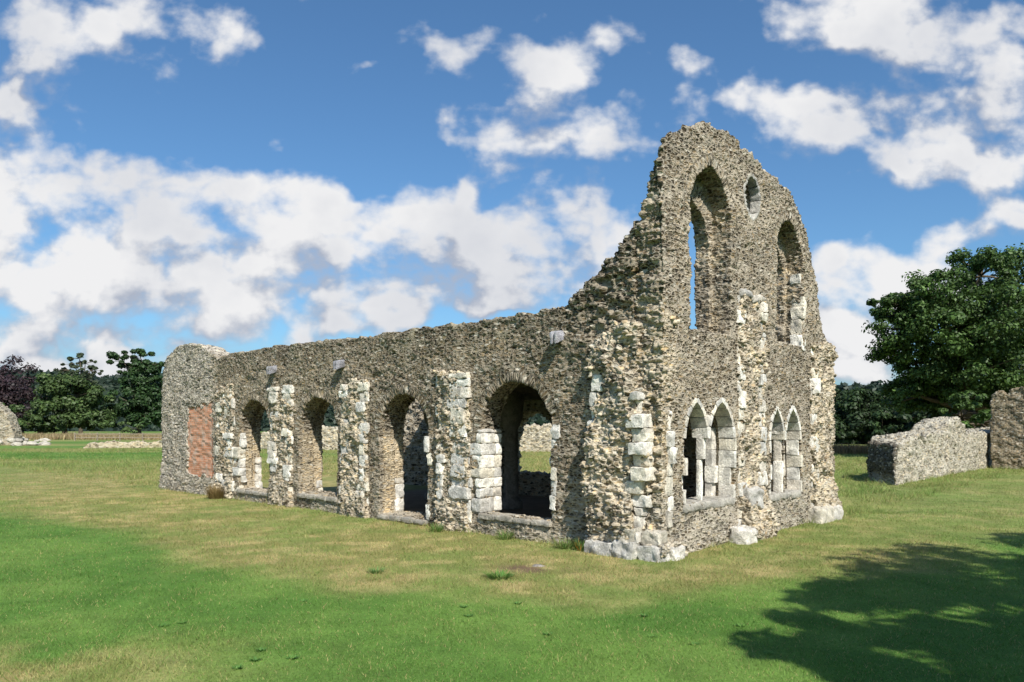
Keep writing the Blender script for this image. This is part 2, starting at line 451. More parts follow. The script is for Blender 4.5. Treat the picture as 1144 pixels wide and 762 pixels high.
def post_long(P, N, col, e, r):
    t, s, z = P[:, 0], P[:, 1], P[:, 2]
    top = np.interp(t, tp[:, 0], tp[:, 1])
    big = fbm(t * .5, s, z * .7, 4, 61)
    dark = sstep(.9, -.1, top - z) * .30 + sstep(.48, .66, big) * .22
    col = col * (0.70 - dark * .85)[:, None] * np.array([1.0, .972, .925])
    endb = sstep(15.6, 16.4, t)                                     # mortar-washed end block
    col = col + (np.array([.47, .44, .39]) * (.6 + .7 * r[2])[:, None] - col) * (endb * .75)[:, None]
    low = sstep(1.6, .2, z) * sstep(.35, .6, fbm(t * 1.1, s, z * 1.1, 3, 66))
    col = col + (np.array([.46, .42, .34]) * (.75 + .5 * r[3])[:, None] - col) * (low * .5)[:, None]
    rev = sstep(.06, .14, s) * sstep(.3, .55, np.abs(N[:, 0])) * sstep(2.15, 1.95, z) * (s < THK - .03)
    k2 = fbm(t * 4, s * 4, z * 4, 3, 67)
    ochre = np.array([.47, .385, .26]) * (.7 + .6 * k2)[:, None]
    col = col + (ochre - col) * (rev * (.5 + .5 * sstep(.4, .6, k2)))[:, None]
    soffit_shade = sstep(.08, .18, s) * sstep(1.95, 2.15, z) * (z < 3.1) * (s < THK - .03) * sstep(.75, .45, np.abs(N[:, 1]))
    col = col * (1 - .5 * soffit_shade)[:, None]                            # shade under the arch heads put into the stone colour
    lich = sstep(.60, .70, fbm(t * 2.2, s * 2.2, z * 3, 4, 71)) * sstep(1.2, 0, top - z)
    col = col + (np.array([.30, .30, .17]) - col) * (lich * .2)[:, None]
    return col

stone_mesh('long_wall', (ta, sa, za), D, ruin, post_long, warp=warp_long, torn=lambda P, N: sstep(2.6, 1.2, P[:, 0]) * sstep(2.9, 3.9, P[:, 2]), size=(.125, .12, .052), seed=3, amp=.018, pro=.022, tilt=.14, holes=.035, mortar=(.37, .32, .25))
del D

# ---- gable wall ---------------------------------------------------
gp_px = [(738, 178), (742, 160), (750, 149), (765, 142), (790, 139), (806, 144), (822, 157), (842, 176), (862, 194), (880, 211), (893, 232), (902, 262), (908, 295), (913, 330), (917, 350), (921, 372), (925, 400), (929, 430), (933, 470)]
gp = np.array([gab_pt(u, v) for u, v in gp_px])
GLEN = gab_pt(931, 560)[0]
sa = np.arange(-.12, GLEN + .35, .023).astype(np.float32); za = np.arange(-.12, 7.95, .023).astype(np.float32); ta = np.arange(-.2, 1.1, .025).astype(np.float32)
S, Z = np.meshgrid(sa, za, indexing='ij')
prof = np.interp(S, gp[:, 0], gp[:, 1])
prof = prof + .10 * (fbm(S * 1.6, 0 * S, 2.2, 3, 5) - .5) + .10 * (vnoise(S * 5, 0 * S, 1.7, 9) - .5)
edge = .28 * (fbm(Z * 1.5, 0 * Z, 8.1, 3, 18) - .5)
slope_d = np.maximum((Z - prof) * .6, S - (np.interp(Z, gp[::-1, 1][:12], gp[::-1, 0][:12]) + edge * .5))
gout = np.maximum(slope_d, -.02 - S - .15 * edge).astype(np.float32)
gface = (-.05 * (fbm(S * .9, Z * .9, 3, 3, 24) - .5) - .05 * (vnoise(S * 2.4, Z * 2.4, 2.5, 25) - .5)).astype(np.float32)

def gwin(ul, ur, va, vs, vz):
    s0, s1 = gab_pt(ul, V0)[0], gab_pt(ur, V0)[0]; sc = (s0 + s1) / 2
    Y = CY + SD[1] * sc
    zz = lambda v: EYE - (v - V0) * Y / F
    return dict(sc=sc, w=(s1 - s0) / 2, za=zz(va), zs=zz(vs), z0=zz(vz), Y=Y)
UPW = [gwin(771, 817, 186, 242, 370), gwin(868, 897, 246, 288, 384)]
def zpx(A, v): return EYE - (v - V0) * A['Y'] / F
LOW = [gwin(766, 790, 449, 490, 561), gwin(793, 819, 449, 490, 560), gwin(861, 875, 457, 492, 551), gwin(878, 893.5, 457, 492, 551)]
VES = gwin(833, 848, 199, 222, 242)
D = np.full((len(ta), len(sa), len(za)), 9, np.float32)
rag = (.08 * (fbm(S * 3.5, Z * 3.5, 4.4, 3, 31) - .5)).astype(np.float32)
ups = [lancet(S, Z, A['sc'], A['w'], A['z0'], A['zs'], A['za']).astype(np.float32) for A in UPW]
lows = [lancet(S, Z, A['sc'], A['w'] + .05, A['z0'] - .03, A['zs'], A['za'] + .06).astype(np.float32) for A in LOW]
vw, vh, vc = VES['w'], (zpx(VES, 197) - zpx(VES, 243)) / 2, (zpx(VES, 197) + zpx(VES, 243)) / 2
Rv = (vh * vh + vw * vw) / (2 * vw)
vesd = (np.sqrt((np.abs(S - VES['sc']) + Rv - vw) ** 2 + (Z - vc) ** 2) - Rv).astype(np.float32)
thick = np.where(Z < 3.7, .88, .70).astype(np.float32)
torn = np.interp(Z, [4.6, 5.1, 5.35, 5.65, 6.1, 6.8, 7.2], [.90, .84, .62, .44, .31, .10, .05])         # the broken west end thins towards the top
thick = np.minimum(thick, torn + (thick - torn) * sstep(.6, 1.6, S)) + .10 * (fbm(S * 2, Z * 2, 9, 2, 12) - .5)
thick = thick.astype(np.float32)
uidx = [(np.abs(S - A['sc']) < 1.2) for A in UPW]
for i, t in enumerate(ta):
    w = np.maximum(gout + .12 * max(0, t - .2), np.maximum(gface - t, t - thick))
    for k, o in enumerate(ups):
        A = UPW[k]
        jag = rag * (1.6 if t > .2 else .8)
        if t > .40:                                                 # inner order: lower headed and narrower behind
            lo_ = [.52, .35][k]
            o = lancet(S, Z, A['sc'] - .03, A['w'] * .92, A['z0'], A['zs'] - lo_, A['za'] - lo_)
        w = np.maximum(w, -(o + jag))
    for o in lows:
        w = np.maximum(w, -(o - .25 * max(0, t - .35)))
    w = np.maximum(w, -(vesd - .06))
    D[i] = w
D += (.03 * (vnoise(ta[:, None, None] * 4.2, sa[None, :, None] * 4.2, za[None, None, :] * 6, 52) - .5)).astype(np.float32)
D[:, :, :] = D
def warp_gab(P):
    Q = P.copy()
    for A in UPW:
        x, z = P[:, 1] - A['sc'], P[:, 2] - A['zs']
        h = max(A['za'] - A['zs'], A['w']); R = (h * h + A['w'] ** 2) / (2 * A['w']); c = R - A['w']
        rr = np.sqrt((np.abs(x) + c) ** 2 + z ** 2); ang = np.arctan2(z, np.abs(x) + c)
        m = (z > -.05) & (rr < R + .2) & (rr > R - .4)
        Q[m, 2] = (ang * (R + .1))[m] + np.sign(x[m]) * 20
        Q[m, 1] = (rr - R)[m] * .6 + 50
    return Q
def post_gab(P, N, col, e, r):
    t, s, z = P[:, 0], P[:, 1], P[:, 2]
    big = fbm(t * .6, s * .6, z * .6, 4, 63)
    col = col * np.array([1.0, .978, .94]) * (.82 - .20 * sstep(.45, .65, big))[:, None]
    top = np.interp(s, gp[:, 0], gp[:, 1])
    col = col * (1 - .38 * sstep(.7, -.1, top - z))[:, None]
    k2 = fbm(t * 3, s * 3, z * 3, 3, 68)
    cream = np.array([.54, .45, .31]) * (.65 + .7 * k2)[:, None]
    near = np.clip(sstep(.55, -.05, s) * sstep(4.9, 3.2, z), 0, 1) + sstep(.12, .2, t) * (np.abs(N[:, 1]) > .4) * (z < 6.4) * .7 * sstep(.45, .6, k2)
    col = col + (cream - col) * (np.clip(near, 0, 1) * (.35 + .65 * (1 - e)))[:, None]
    low = sstep(1.15, .85, z)
    col = col + (np.array([.33, .31, .27]) * (.7 + .6 * r[3])[:, None] - col) * (low * .5)[:, None]
    return col
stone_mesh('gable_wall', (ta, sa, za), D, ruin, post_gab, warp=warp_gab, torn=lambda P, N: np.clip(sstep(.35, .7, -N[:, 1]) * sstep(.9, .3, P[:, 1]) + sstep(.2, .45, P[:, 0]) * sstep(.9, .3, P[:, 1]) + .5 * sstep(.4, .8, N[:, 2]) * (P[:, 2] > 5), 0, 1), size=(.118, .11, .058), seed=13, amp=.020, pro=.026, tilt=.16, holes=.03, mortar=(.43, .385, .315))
del D

# ---- torn buttresses ---------------------------------------------
def cream_post(amount, tint=(.55, .48, .36)):
    def f(P, N, col, e, r):
        k = fbm(P[:, 0] * 2.6, P[:, 1] * 2.6, P[:, 2] * 2.6, 4, 81)
        c = np.array(tint) * (.6 + .8 * k)[:, None]
        col = col * 1.12
        return col + (c - col) * (amount * (.35 + .65 * (1 - e)) * sstep(.36, .6, k))[:, None]
    return f

def long_buttress(ua, ub, vt, prot, seed, wl=.2, wr=.2, core=True, base=.25):
    """torn buttress on the long wall: rubble core between two strips of dressed stone"""
    t1, t0 = long_pt(ua, V0)[0], long_pt(ub, V0)[0]
    zt = long_pt((ua + ub) / 2, vt)[1]
    h = .024 if t0 < 6 else .03
    ta = np.arange(t0 - .25, t1 + .25, h).astype(np.float32); sa = np.arange(-prot - .35, .3, .024).astype(np.float32); za = np.arange(-.12, zt + .4, .025).astype(np.float32)
    T, Z = np.meshgrid(ta, za, indexing='ij')
    n = fbm(T * 2.2, Z * 1.6, seed, 3, seed) - .5; n2 = vnoise(T * 5, Z * 5, seed, seed + 3) - .5
    depth = prot * .62 * (.55 + 1.2 * n) + .06 * n2 + base * .30 * sstep(.9, .15, Z + .3 * n)
    side = np.maximum(t0 - T, T - t1) + .10 * n2
    topd = Z - zt - .5 * n
    D = np.empty((len(ta), len(sa), len(za)), np.float32)
    for j, s in enumerate(sa):
        D[:, j] = np.maximum(np.maximum(side, topd), np.maximum(-depth - s, s - .2))
    D += (.08 * (vnoise(ta[:, None, None] * 5, sa[None, :, None] * 5, za[None, None, :] * 6, seed + 9) - .5)).astype(np.float32)
    o = stone_mesh('buttress', (ta, sa, za), D, ruin, cream_post(.75), size=(.13, .12, .066), seed=seed, amp=.034, pro=.042, tilt=.3, holes=.07)
    quoin(o, 'long', t1 - wl, t1, 0, zt - .05, -prot * .46, .12, seed + 1, jig=.08, skip=.12)
    quoin(o, 'long', t0, t0 + wr, 0, zt - .02, -prot * .48, .12, seed + 2, jig=.08, skip=.05)
    return o
long_buttress(490, 525, 416, .22, 100, .20, .52)
long_buttress(383, 411, 427, .20, 110, .34, .28)
long_buttress(303, 327, 430, .18, 120, .40, .36)
long_buttress(243, 261, 434, .16, 130, .36, .56)

# ---- corner buttress ----------------------------------------------
h = .022
ta = np.arange(-.5, 1.75, h).astype(np.float32); sa = np.arange(-.75, .75, h).astype(np.float32); za = np.arange(-.12, 4.35, h).astype(np.float32)
T3, S3, Z3 = ta[:, None, None], sa[None, :, None], za[None, None, :]
n3 = (fbm(T3 * 1.7, S3 * 1.7, Z3 * 1.5, 3, 201) - .5).astype(np.float32)
m3 = (vnoise(T3 * 5, S3 * 5, Z3 * 6, 203) - .5).astype(np.float32)
tz = .5 * (1 - sstep(2.0, 3.9, Z3))
westp = np.maximum(np.maximum(.42 - T3, T3 - 1.36), np.maximum(-.10 - .42 * tz - S3, S3 - .5))
core = np.maximum(np.maximum(.24 - .12 * tz - .3 * sstep(2.5, 3.0, Z3) - T3, T3 - 1.3), np.maximum(-.03 - .3 * tz - S3, S3 - .42))
plinth = np.maximum(np.maximum(np.maximum(-.14 - T3, T3 - 1.3), np.maximum(-.26 - S3, S3 - .45)), Z3 - .26)
D = np.minimum(np.minimum(westp, core), plinth) 
D = np.maximum(D, Z3 - 3.95 - .8 * n3) + .42 * n3 * sstep(.1, .6, Z3) + .10 * m3
def post_corner(P, N, col, e, r):
    col = cream_post(.9)(P, N, col, e, r)
    k = sstep(.5, .2, P[:, 2])
    return col + (np.array([.38, .36, .32]) - col) * (k * .5)[:, None]
corner = stone_mesh('buttress', (ta, sa, za), D.astype(np.float32), ruin, post_corner, size=(.135, .13, .072), seed=205, amp=.045, pro=.055, tilt=.36, holes=.09)
quoin(corner, 'long', 1.18, 1.40, .12, 3.72, -.15, .1, 210, .14, .32, .08, skip=.2)                    # far edge
quoin(corner, 'long', .19, .50, .26, 2.75, -.33, .05, 212, .13, .28, .09, lean=.03, skip=.25)                     # near edge
quoin(corner, 'gab', .13, .28, .5, 2.45, -.07, .1, 214, .2, .36, .04)                                  # return on the gable
r_ = random.Random(5)
for (lo, hi) in [((.72, -.40, -.1), (1.32, -.05, .22)), ((.30, -.42, -.1), (.72, -.05, .28)), ((-.12, -.34, -.1), (.30, .05, .24)), ((-.22, .0, -.1), (.05, .36, .20)), ((.30, -.38, .26), (.62, -.05, .50)), ((-.06, -.24, .24), (.28, .05, .46))]:
    bl = Blocks(); bl.add(lo, hi, tuple(q * .74 for q in pale(r_)), 300 + int(lo[0] * 10), res=.04, rnd=.03, nz=.055)
    bl.build('plinth_stone', corner)

# ---- middle and far buttress of the gable ----------------------------
def gab_buttress(ua, ub, vt, prot, seed, strips, extra, far=False):
    s0, s1 = gab_pt(ua, V0)[0], gab_pt(ub, V0)[0]
    zt = gab_pt((ua + ub) / 2, vt)[1]
    sa = np.arange(s0 - .3, s1 + .35, .024).astype(np.float32); ta = np.arange(-prot - .6, .95 if far else .3, .025).astype(np.float32); za = np.arange(-.12, zt + .4, .025).astype(np.float32)
    S, Z = np.meshgrid(sa, za, indexing='ij')
    n = fbm(S * 2.2, Z * 1.6, seed, 3, seed) - .5; n2 = vnoise(S * 5, Z * 5, seed, seed + 3) - .5
    depth = prot * (.45 + 1.4 * n) + .10 * n2 + (.12 if far else .26) * sstep(1.15, .35, Z + .6 * n)
    side = np.maximum(s0 - S, S - s1) + .12 * n2
    topd = Z - zt - .2 * n
    D = np.empty((len(ta), len(sa), len(za)), np.float32)
    for i, t in enumerate(ta):
        D[i] = np.maximum(np.maximum(side, topd), np.maximum(-depth - t, t - (.85 if far else .2)))
    D += (.10 * (vnoise(ta[:, None, None] * 5, sa[None, :, None] * 5, za[None, None, :] * 6, seed + 9) - .5)).astype(np.float32)
    o = stone_mesh('buttress', (ta, sa, za), D, ruin, cream_post(.8), size=(.125, .12, .07), seed=seed, amp=.034, pro=.042, tilt=.3, holes=.08)
    r = random.Random(seed)
    for k, (a, b, z0, z1) in enumerate(strips):
        quoin(o, 'gab', a, b, z0, z1, -prot * .5 - .02, .12, seed + k, .18, .36, .035)
    for (lo, hi) in extra:
        bl = Blocks(); bl.add(lo, hi, tuple(q * .74 for q in pale(r)), seed + 30, res=.04, rnd=.05, nz=.06); bl.build('buttress_stone', o)
    return o
sl = lambda u, t=0.0: gab_pt(u, V0, t)[0]
zt = gab_pt(840, 332)[1]
gab_buttress(826, 853, 334, .09, 140, [(sl(824.5), sl(831), .1, zt - .02), (sl(846.5), sl(853.5), 1.0, zt - .05)],
             [((-.06, sl(826), zt - .06), (.1, sl(838), zt + .1)), ((-.06, sl(838.5), zt - .1), (.1, sl(852), zt + .06)),
              ((-.34, sl(831, -.3), -.1), (.0, sl(845, -.3), .28)), ((-.28, sl(846, -.3), -.1), (.0, sl(860, -.3), .16)), ((-.22, sl(838, -.2), .62), (.0, sl(852, -.2), 1.0))])
zt2 = gab_pt(915, 385)[1]
gab_buttress(906, 930, 385, .10, 150, [(sl(906), sl(912.5), .15, zt2)],
             [((-.30, sl(919, -.3), -.1), (.1, sl(933, -.3), .36)), ((-.30, sl(934, -.3), -.1), (.2, sl(942, -.3), .32))], far=True)

# ---- windows of the gable ----------------------------------------------
def lancet_frame(bl, A, depth0, depth1, wd, seed, zlow=None, left=True, right=True, dl=.30):
    """dressed surround of one light: jamb blocks and arch stones, wd wide, lining the opening"""
    r = random.Random(seed)
    z0 = A['z0'] if zlow is None else zlow
    for sgn, on in ((-1, left), (1, right)):
        if on:
            e = A['sc'] + sgn * A['w']
            a, b = (e - wd, e) if sgn < 0 else (e, e + wd)
            strip(bl, 'gab', a, b, z0, A['zs'], depth0, depth1, seed + sgn, dl * .8, dl * 1.1, .012, nz=.008, rnd=.008)
    h = max(A['za'] - A['zs'], A['w']); R = (h * h + A['w'] ** 2) / (2 * A['w']); c = R - A['w']
    amax = math.atan2(h, c)
    n = 4
    for sgn in (-1, 1):
        for k in range(n):
            a0, a1 = amax * k / n + .012, amax * (k + 1) / n - .012 + (.03 if k == n - 1 else 0)
            def Mp(f, sgn=sgn):
                ang, rr = f[:, 1], f[:, 2]
                return np.stack([f[:, 0], A['sc'] + sgn * (np.cos(ang) * rr - c), A['zs'] + np.sin(ang) * rr], -1)
            bl.add((depth0, a0, R - .004), (depth1, a1, R + wd), pale(r), seed + k, res=.05, rnd=.008, nz=.004, M=Mp)
win_objs = []
for pair, seed in (((0, 1), 400), ((2, 3), 420)):
    a, b = LOW[pair[0]], LOW[pair[1]]
    we = bpy.data.objects.new('twin_lancet_window', None); COL.objects.link(we); we.parent = ruin; we.location = to_local(0, a['sc'], 0)
    bl = Blocks()
    lancet_frame(bl, a, -.015, .30, .075, seed, right=False); lancet_frame(bl, b, -.015, .30, .085, seed + 5, left=False)
    # spandrel stone between the two heads
    m0, m1 = a['sc'] + a['w'], b['sc'] - b['w']
    bl.add((.0, m0 - .02, a['zs'] + .12), (.30, m1 + .02, a['zs'] + .42), pale(random.Random(seed)), seed)
    # inner order of the right-hand light, and the splayed jamb behind it
    inn = dict(b); inn['w'] = b['w'] * .62; inn['sc'] = b['sc'] - b['w'] * .3; inn['za'] = b['za'] - .12; inn['zs'] = b['zs'] - .04
    o = bl.build('window_frame', ruin); o.parent = we; o.location = -np.array(we.location)
    bl2 = Blocks()
    strip(bl2, 'gab', m0 + .0, m1 - .0, a['z0'] - .02, a['zs'] + .14, .05, .23, seed + 9, .5, .8, .01, nz=.012, rnd=.03)
    o = bl2.build('mullion', ruin); o.parent = we; o.location = -np.array(we.location)
    bl3 = Blocks()
    strip(bl3, 'gab', b['sc'] + b['w'] * .72, b['sc'] + b['w'] + .06, b['z0'], b['zs'] + .2, .30, .52, seed + 12, .26, .4, .01, nz=.008, rnd=.008)
    o = bl3.build('inner_jamb', ruin); o.parent = we; o.location = -np.array(we.location)
    bl4 = Blocks(); r = random.Random(seed)
    for q in range(3):
        w0 = a['sc'] - a['w'] - .08; w1 = b['sc'] + b['w'] + .08
        bl4.add((-.03, w0 + (w1 - w0) * q / 3 + .005, a['z0'] - .16), (.6, w0 + (w1 - w0) * (q + 1) / 3 - .005, a['z0'] - .005), (.36, .34, .30), seed + q, rnd=.05, nz=.03)
    o = bl4.build('sill', ruin); o.parent = we; o.location = -np.array(we.location)
# vesica
we = bpy.data.objects.new('oval_window', None); COL.objects.link(we); we.parent = ruin; we.location = to_local(0, VES['sc'], vc)
bl = Blocks(); r = random.Random(9)
amx = math.acos((Rv - vw) / Rv)
for sgn in (-1, 1):
    for k in range(4):
        a0, a1 = -amx + 2 * amx * k / 4 + .01, -amx + 2 * amx * (k + 1) / 4 - .01
        def Mp(f, sgn=sgn):
            return np.stack([f[:, 0], VES['sc'] + sgn * (np.cos(f[:, 1]) * f[:, 2] - (Rv - vw)), vc + np.sin(f[:, 1]) * f[:, 2]], -1)
        bl.add((-.012, a0, Rv), (.2, a1, Rv + .085), tuple(x * .62 for x in pale(r)), 500 + k, rnd=.03, nz=.022, M=Mp)
o = bl.build('window_frame', ruin); o.parent = we; o.location = -np.array(we.location)
# dressed jamb of the upper right light
A = UPW[1]
quoin(ruin, 'gab', A['sc'] + A['w'] - .02, A['sc'] + A['w'] + .13, A['z0'] - .1, A['z0'] + 1.6, -.02, .26, 520, .22, .36, .04, name='window_jamb')
quoin(ruin, 'gab', A['sc'] - A['w'] - .12, A['sc'] - A['w'] + .01, A['z0'] - .12, A['z0'] + .12, -.02, .2, 521, .2, .3, .03, name='window_jamb')

# ---- jambs and sills of the four arches ------------------------------------
for k, A in enumerate(ARCH):
    bl = Blocks(); r = random.Random(600 + k)
    tl, tr_ = A['tc'] + A['w'], A['tc'] - A['w']          # tl: the jamb we see the side of
    if k == 0:
        z = A['z0']; q = 0
        while z < A['zs'] - .05:
            h = r.uniform(.2, .3); h = min(h, A['zs'] - z)
            out = r.choice([.10, .24, .34])
            sp = r.uniform(.26, .42)
            bl.add((tl - .03, -.03 + r.uniform(-.02, .03), z + .002), (tl + out, sp, z + h - .002), pale(r), 600 + q, nz=.03, rnd=.03)
            bl.add((tl - .025, sp + .006, z + .004), (tl + .12, THK - .12, z + h - .004), pale(r), 620 + q, nz=.025, rnd=.025)
            z += h; q += 1
        quoin(ruin, 'long', tr_ - .16, tr_ + .02, A['z0'], A['zs'] + .1, -.03, .16, 640, .2, .32, .05, name='archway_jamb')
    elif k == 1:
        quoin(ruin, 'long', tr_ - .13, tr_ + .02, A['z0'], A['zs'] - .1, -.03, .16, 650, .25, .5, .04, name='archway_jamb')
        strip(bl, 'long', tl - .02, tl + .1, A['z0'], A['z0'] + .8, .45, THK, 651, .3, .5, .02)
    elif k == 2:
        strip(bl, 'long', tl - .04, tl + .1, A['z0'] - .1, A['z0'] + .3, .5, THK, 660, .2, .3, .02)
    else:
        quoin(ruin, 'long', tl - .05, tl + .32, A['z0'] - .1, A['zs'] - .05, -.03, .2, 670, .2, .34, .08, name='archway_jamb')
        strip(bl, 'long', tl - .04, tl + .1, A['z0'] - .1, A['z0'] + .9, .5, THK, 671, .2, .3, .02)
    bl.build('archway_jamb', ruin)
    bl = Blocks(); n = 4
    w0, w1 = A['tc'] - A['w'] - .03, A['tc'] + A['w'] + .03
    for q in range(n):
        a, b = w0 + (w1 - w0) * q / n, w0 + (w1 - w0) * (q + 1) / n
        bl.add((a + .004, -.07, A['z0'] - .12), (b - .004, .35, A['z0'] + r.uniform(-.02, .01)), (.34, .31, .26), 680 + q, rnd=.03, nz=.02)
    bl.build('archway_sill', ruin)

# ---- corbels ----------------------------------------------------------------
for k, (u, v) in enumerate([(623, 376), (379, 407), (304, 413)]):
    t, z = long_pt(u, v, -.1)
    bl = Blocks(); c = (.27, .27, .30)
    hh = .12; w = .085
    def Mp(f):     # hooked nose: front drops lower than the back
        g = f.copy(); n = np.clip(-f[:, 1] / .3, 0, 1); g[:, 2] = f[:, 2] + .0 - .05 * n + .06 * (1 - n) * (f[:, 2] < z); return g
    bl.add((t - w, -.24, z - hh), (t - .018, .15, z + hh), c, 700 + k, rnd=.05, nz=.012, M=Mp)
    bl.add((t + .018, -.24, z - hh), (t + w, .15, z + hh), c, 710 + k, rnd=.05, nz=.012, M=Mp)
    bl.add((t - .03, -.16, z - hh + .05), (t + .03, .1, z + hh - .02), (.2, .19, .18), 720 + k, rnd=.02, nz=.008)
    bl.build('corbel', ruin)

# ---- brick infill -------------------------------------------------------------
def mat_brick():
    m, nt, b = new_mat('old_brick')
    tc = nt.nodes.new('ShaderNodeTexCoord')
    mp = nt.nodes.new('ShaderNodeMapping'); nt.links.new(tc.outputs['UV'], mp.inputs['Vector'])
    br = nt.nodes.new('ShaderNodeTexBrick'); br.inputs['Scale'].default_value = 1
    br.inputs['Brick Width'].default_value = .21; br.inputs['Row Height'].default_value = .068; br.inputs['Mortar Size'].default_value = .008
    br.inputs['Color1'].default_value = (.44, .18, .095, 1); br.inputs['Color2'].default_value = (.54, .26, .15, 1); br.inputs['Mortar'].default_value = (.48, .33, .24, 1)
    nt.links.new(mp.outputs[0], br.inputs['Vector'])
    n = nt.nodes.new('ShaderNodeTexNoise'); n.inputs['Scale'].default_value = 3.2; n.inputs['Detail'].default_value = 7; nt.links.new(tc.outputs['UV'], n.inputs['Vector'])
    rp = nt.nodes.new('ShaderNodeMapRange'); rp.inputs[1].default_value = .46; rp.inputs[2].default_value = .66; nt.links.new(n.outputs['Fac'], rp.inputs[0])
    mx = nt.nodes.new('ShaderNodeMix'); mx.data_type = 'RGBA'; mx.inputs['B'].default_value = (.44, .33, .26, 1)
    nt.links.new(rp.outputs[0], mx.inputs['Factor']); nt.links.new(br.outputs['Color'], mx.inputs['A']); nt.links.new(mx.outputs['Result'], b.inputs['Base Color'])
    bp = nt.nodes.new('ShaderNodeBump'); bp.inputs['Distance'].default_value = .02; bp.invert = True
    nt.links.new(br.outputs['Fac'], bp.inputs['Height']); nt.links.new(bp.outputs[0], b.inputs['Normal']); b.inputs['Roughness'].default_value = .95
    return m
nt_, nz_ = 60, 70
tt, zz = np.meshgrid(np.linspace(brick_t[0] - .04, brick_t[1] + .04, nt_), np.linspace(bz0 - .04, bz1 + .04, nz_), indexing='ij')
sv = -.012 + .05 * (fbm(tt * 3, zz * 5, 1.5, 3, 88) - .5) + .03 * (vnoise(np.floor(tt / .21), np.floor(zz / .068), 0, 5) - .5)
V = to_local(tt.ravel(), sv.ravel(), zz.ravel()); Vb = to_local(tt.ravel(), np.full(tt.size, .12), zz.ravel())
ix = np.arange(nt_ * nz_).reshape(nt_, nz_)
Fq = np.stack([ix[:-1, :-1], ix[:-1, 1:], ix[1:, 1:], ix[1:, :-1]], -1).reshape(-1, 4)
ring = np.concatenate([ix[:, 0], ix[-1, 1:], ix[-2::-1, -1], ix[0, -2:0:-1]]); nx_ = np.roll(ring, -1); off = nt_ * nz_
Fs = np.stack([ring, ring + off, nx_ + off, nx_], -1)
bo = mesh_obj('brick_infill', np.concatenate([V, Vb]), np.concatenate([Fq, Fq[:, ::-1] + off, Fs]), mat_brick(), ruin, smooth=False)
uvl = bo.data.uv_layers.new(name='UVMap')
li = np.zeros(len(bo.data.loops), np.int32); bo.data.loops.foreach_get('vertex_index', li)
uvs = np.stack([np.tile(tt.ravel(), 2), np.tile(zz.ravel(), 2)], -1)[li]; uvl.data.foreach_set('uv', uvs.astype(np.float32).ravel())

# ---- back wall, vault and pillars of the undercroft -----------------------------
def simple_wall(name, parent, a0, a1, b0, b1, zfun, opens, h, seed, axis='t', post=None, size=(.2, .2, .085), amp=.04):
    A = np.arange(a0 - .2, a1 + .2, h).astype(np.float32); Bx = np.arange(b0 - .2, b1 + .2, h).astype(np.float32)
    zm = max(zfun(np.linspace(a0, a1, 60))) + .5
    Zx = np.arange(-.15, zm, h).astype(np.float32)
    AA, ZZ = np.meshgrid(A, Zx, indexing='ij')
    topz = zfun(AA) + .22 * (fbm(AA * 1.2, 0 * AA, seed, 3, seed) - .5) + .15 * (vnoise(AA * 4, 0 * AA, seed, seed) - .5)
    o2 = np.maximum(ZZ - topz, np.maximum(a0 - AA, AA - a1))
    for q in opens: o2 = np.maximum(o2, -lancet(AA, ZZ, *q))
    fr = .08 * (fbm(AA * .9, ZZ * .9, seed, 3, seed + 2) - .5)
    D = np.empty((len(A), len(Bx), len(Zx)), np.float32)
    for j, b in enumerate(Bx): D[:, j] = np.maximum(o2, np.maximum(b0 + fr - b, b - b1))
    D += (.10 * (vnoise(A[:, None, None] * 4, Bx[None, :, None] * 4, Zx[None, None, :] * 5, seed + 4) - .5)).astype(np.float32)
    if axis == 's': D = np.ascontiguousarray(D.transpose(1, 0, 2)); axes = (Bx, A, Zx)
    else: axes = (A, Bx, Zx)
    return stone_mesh(name, axes, D, parent, post, size=size, seed=seed, amp=amp, pro=.05, tilt=.35, holes=.05)
W = GLEN
simple_wall('back_wall', ruin, .9, 15.6, W - .7, W, lambda a: 3.3 + 0 * a, [(9.0, 1.05, .68, 1.6, 2.3), (13.2, .5, .7, 1.5, 2.0)], .05, 160)
# vault: two aisles of low rubble barrels carried on pillars
n1, n2 = 60, 60
tv, sv = np.meshgrid(np.linspace(.90, 13.2, n1), np.linspace(.74, W - .72, n2), indexing='ij')
hv = 2.98 + .40 * np.sqrt(np.clip(np.abs(np.sin((sv - .74) / (W - 1.46) * 2 * math.pi)), 0, 1)) * (.55 + .45 * np.abs(np.sin((tv - .75) / 3.1 * math.pi)))
hv = hv + .06 * (fbm(tv * 2, sv * 2, 0, 3, 7) - .5)
Vb = to_local(tv.ravel(), sv.ravel(), hv.ravel()); Vt = to_local(tv.ravel(), sv.ravel(), np.full(tv.size, 3.58) + .1 * (fbm(tv.ravel() * 2, sv.ravel() * 2, 3, 3, 8) - .5))
ix = np.arange(n1 * n2).reshape(n1, n2); Fq = np.stack([ix[:-1, :-1], ix[1:, :-1], ix[1:, 1:], ix[:-1, 1:]], -1).reshape(-1, 4); off = n1 * n2
ring = np.concatenate([ix[:, 0], ix[-1, 1:], ix[-2::-1, -1], ix[0, -2:0:-1]]); nx_ = np.roll(ring, -1)
mesh_obj('vault', np.concatenate([Vb, Vt]), np.concatenate([Fq, Fq[:, ::-1] + off, np.stack([ring, nx_, nx_ + off, ring + off], -1)]), M_ASHLAR, ruin, np.tile(np.array([[.11, .095, .078]]), (2 * off, 1)))
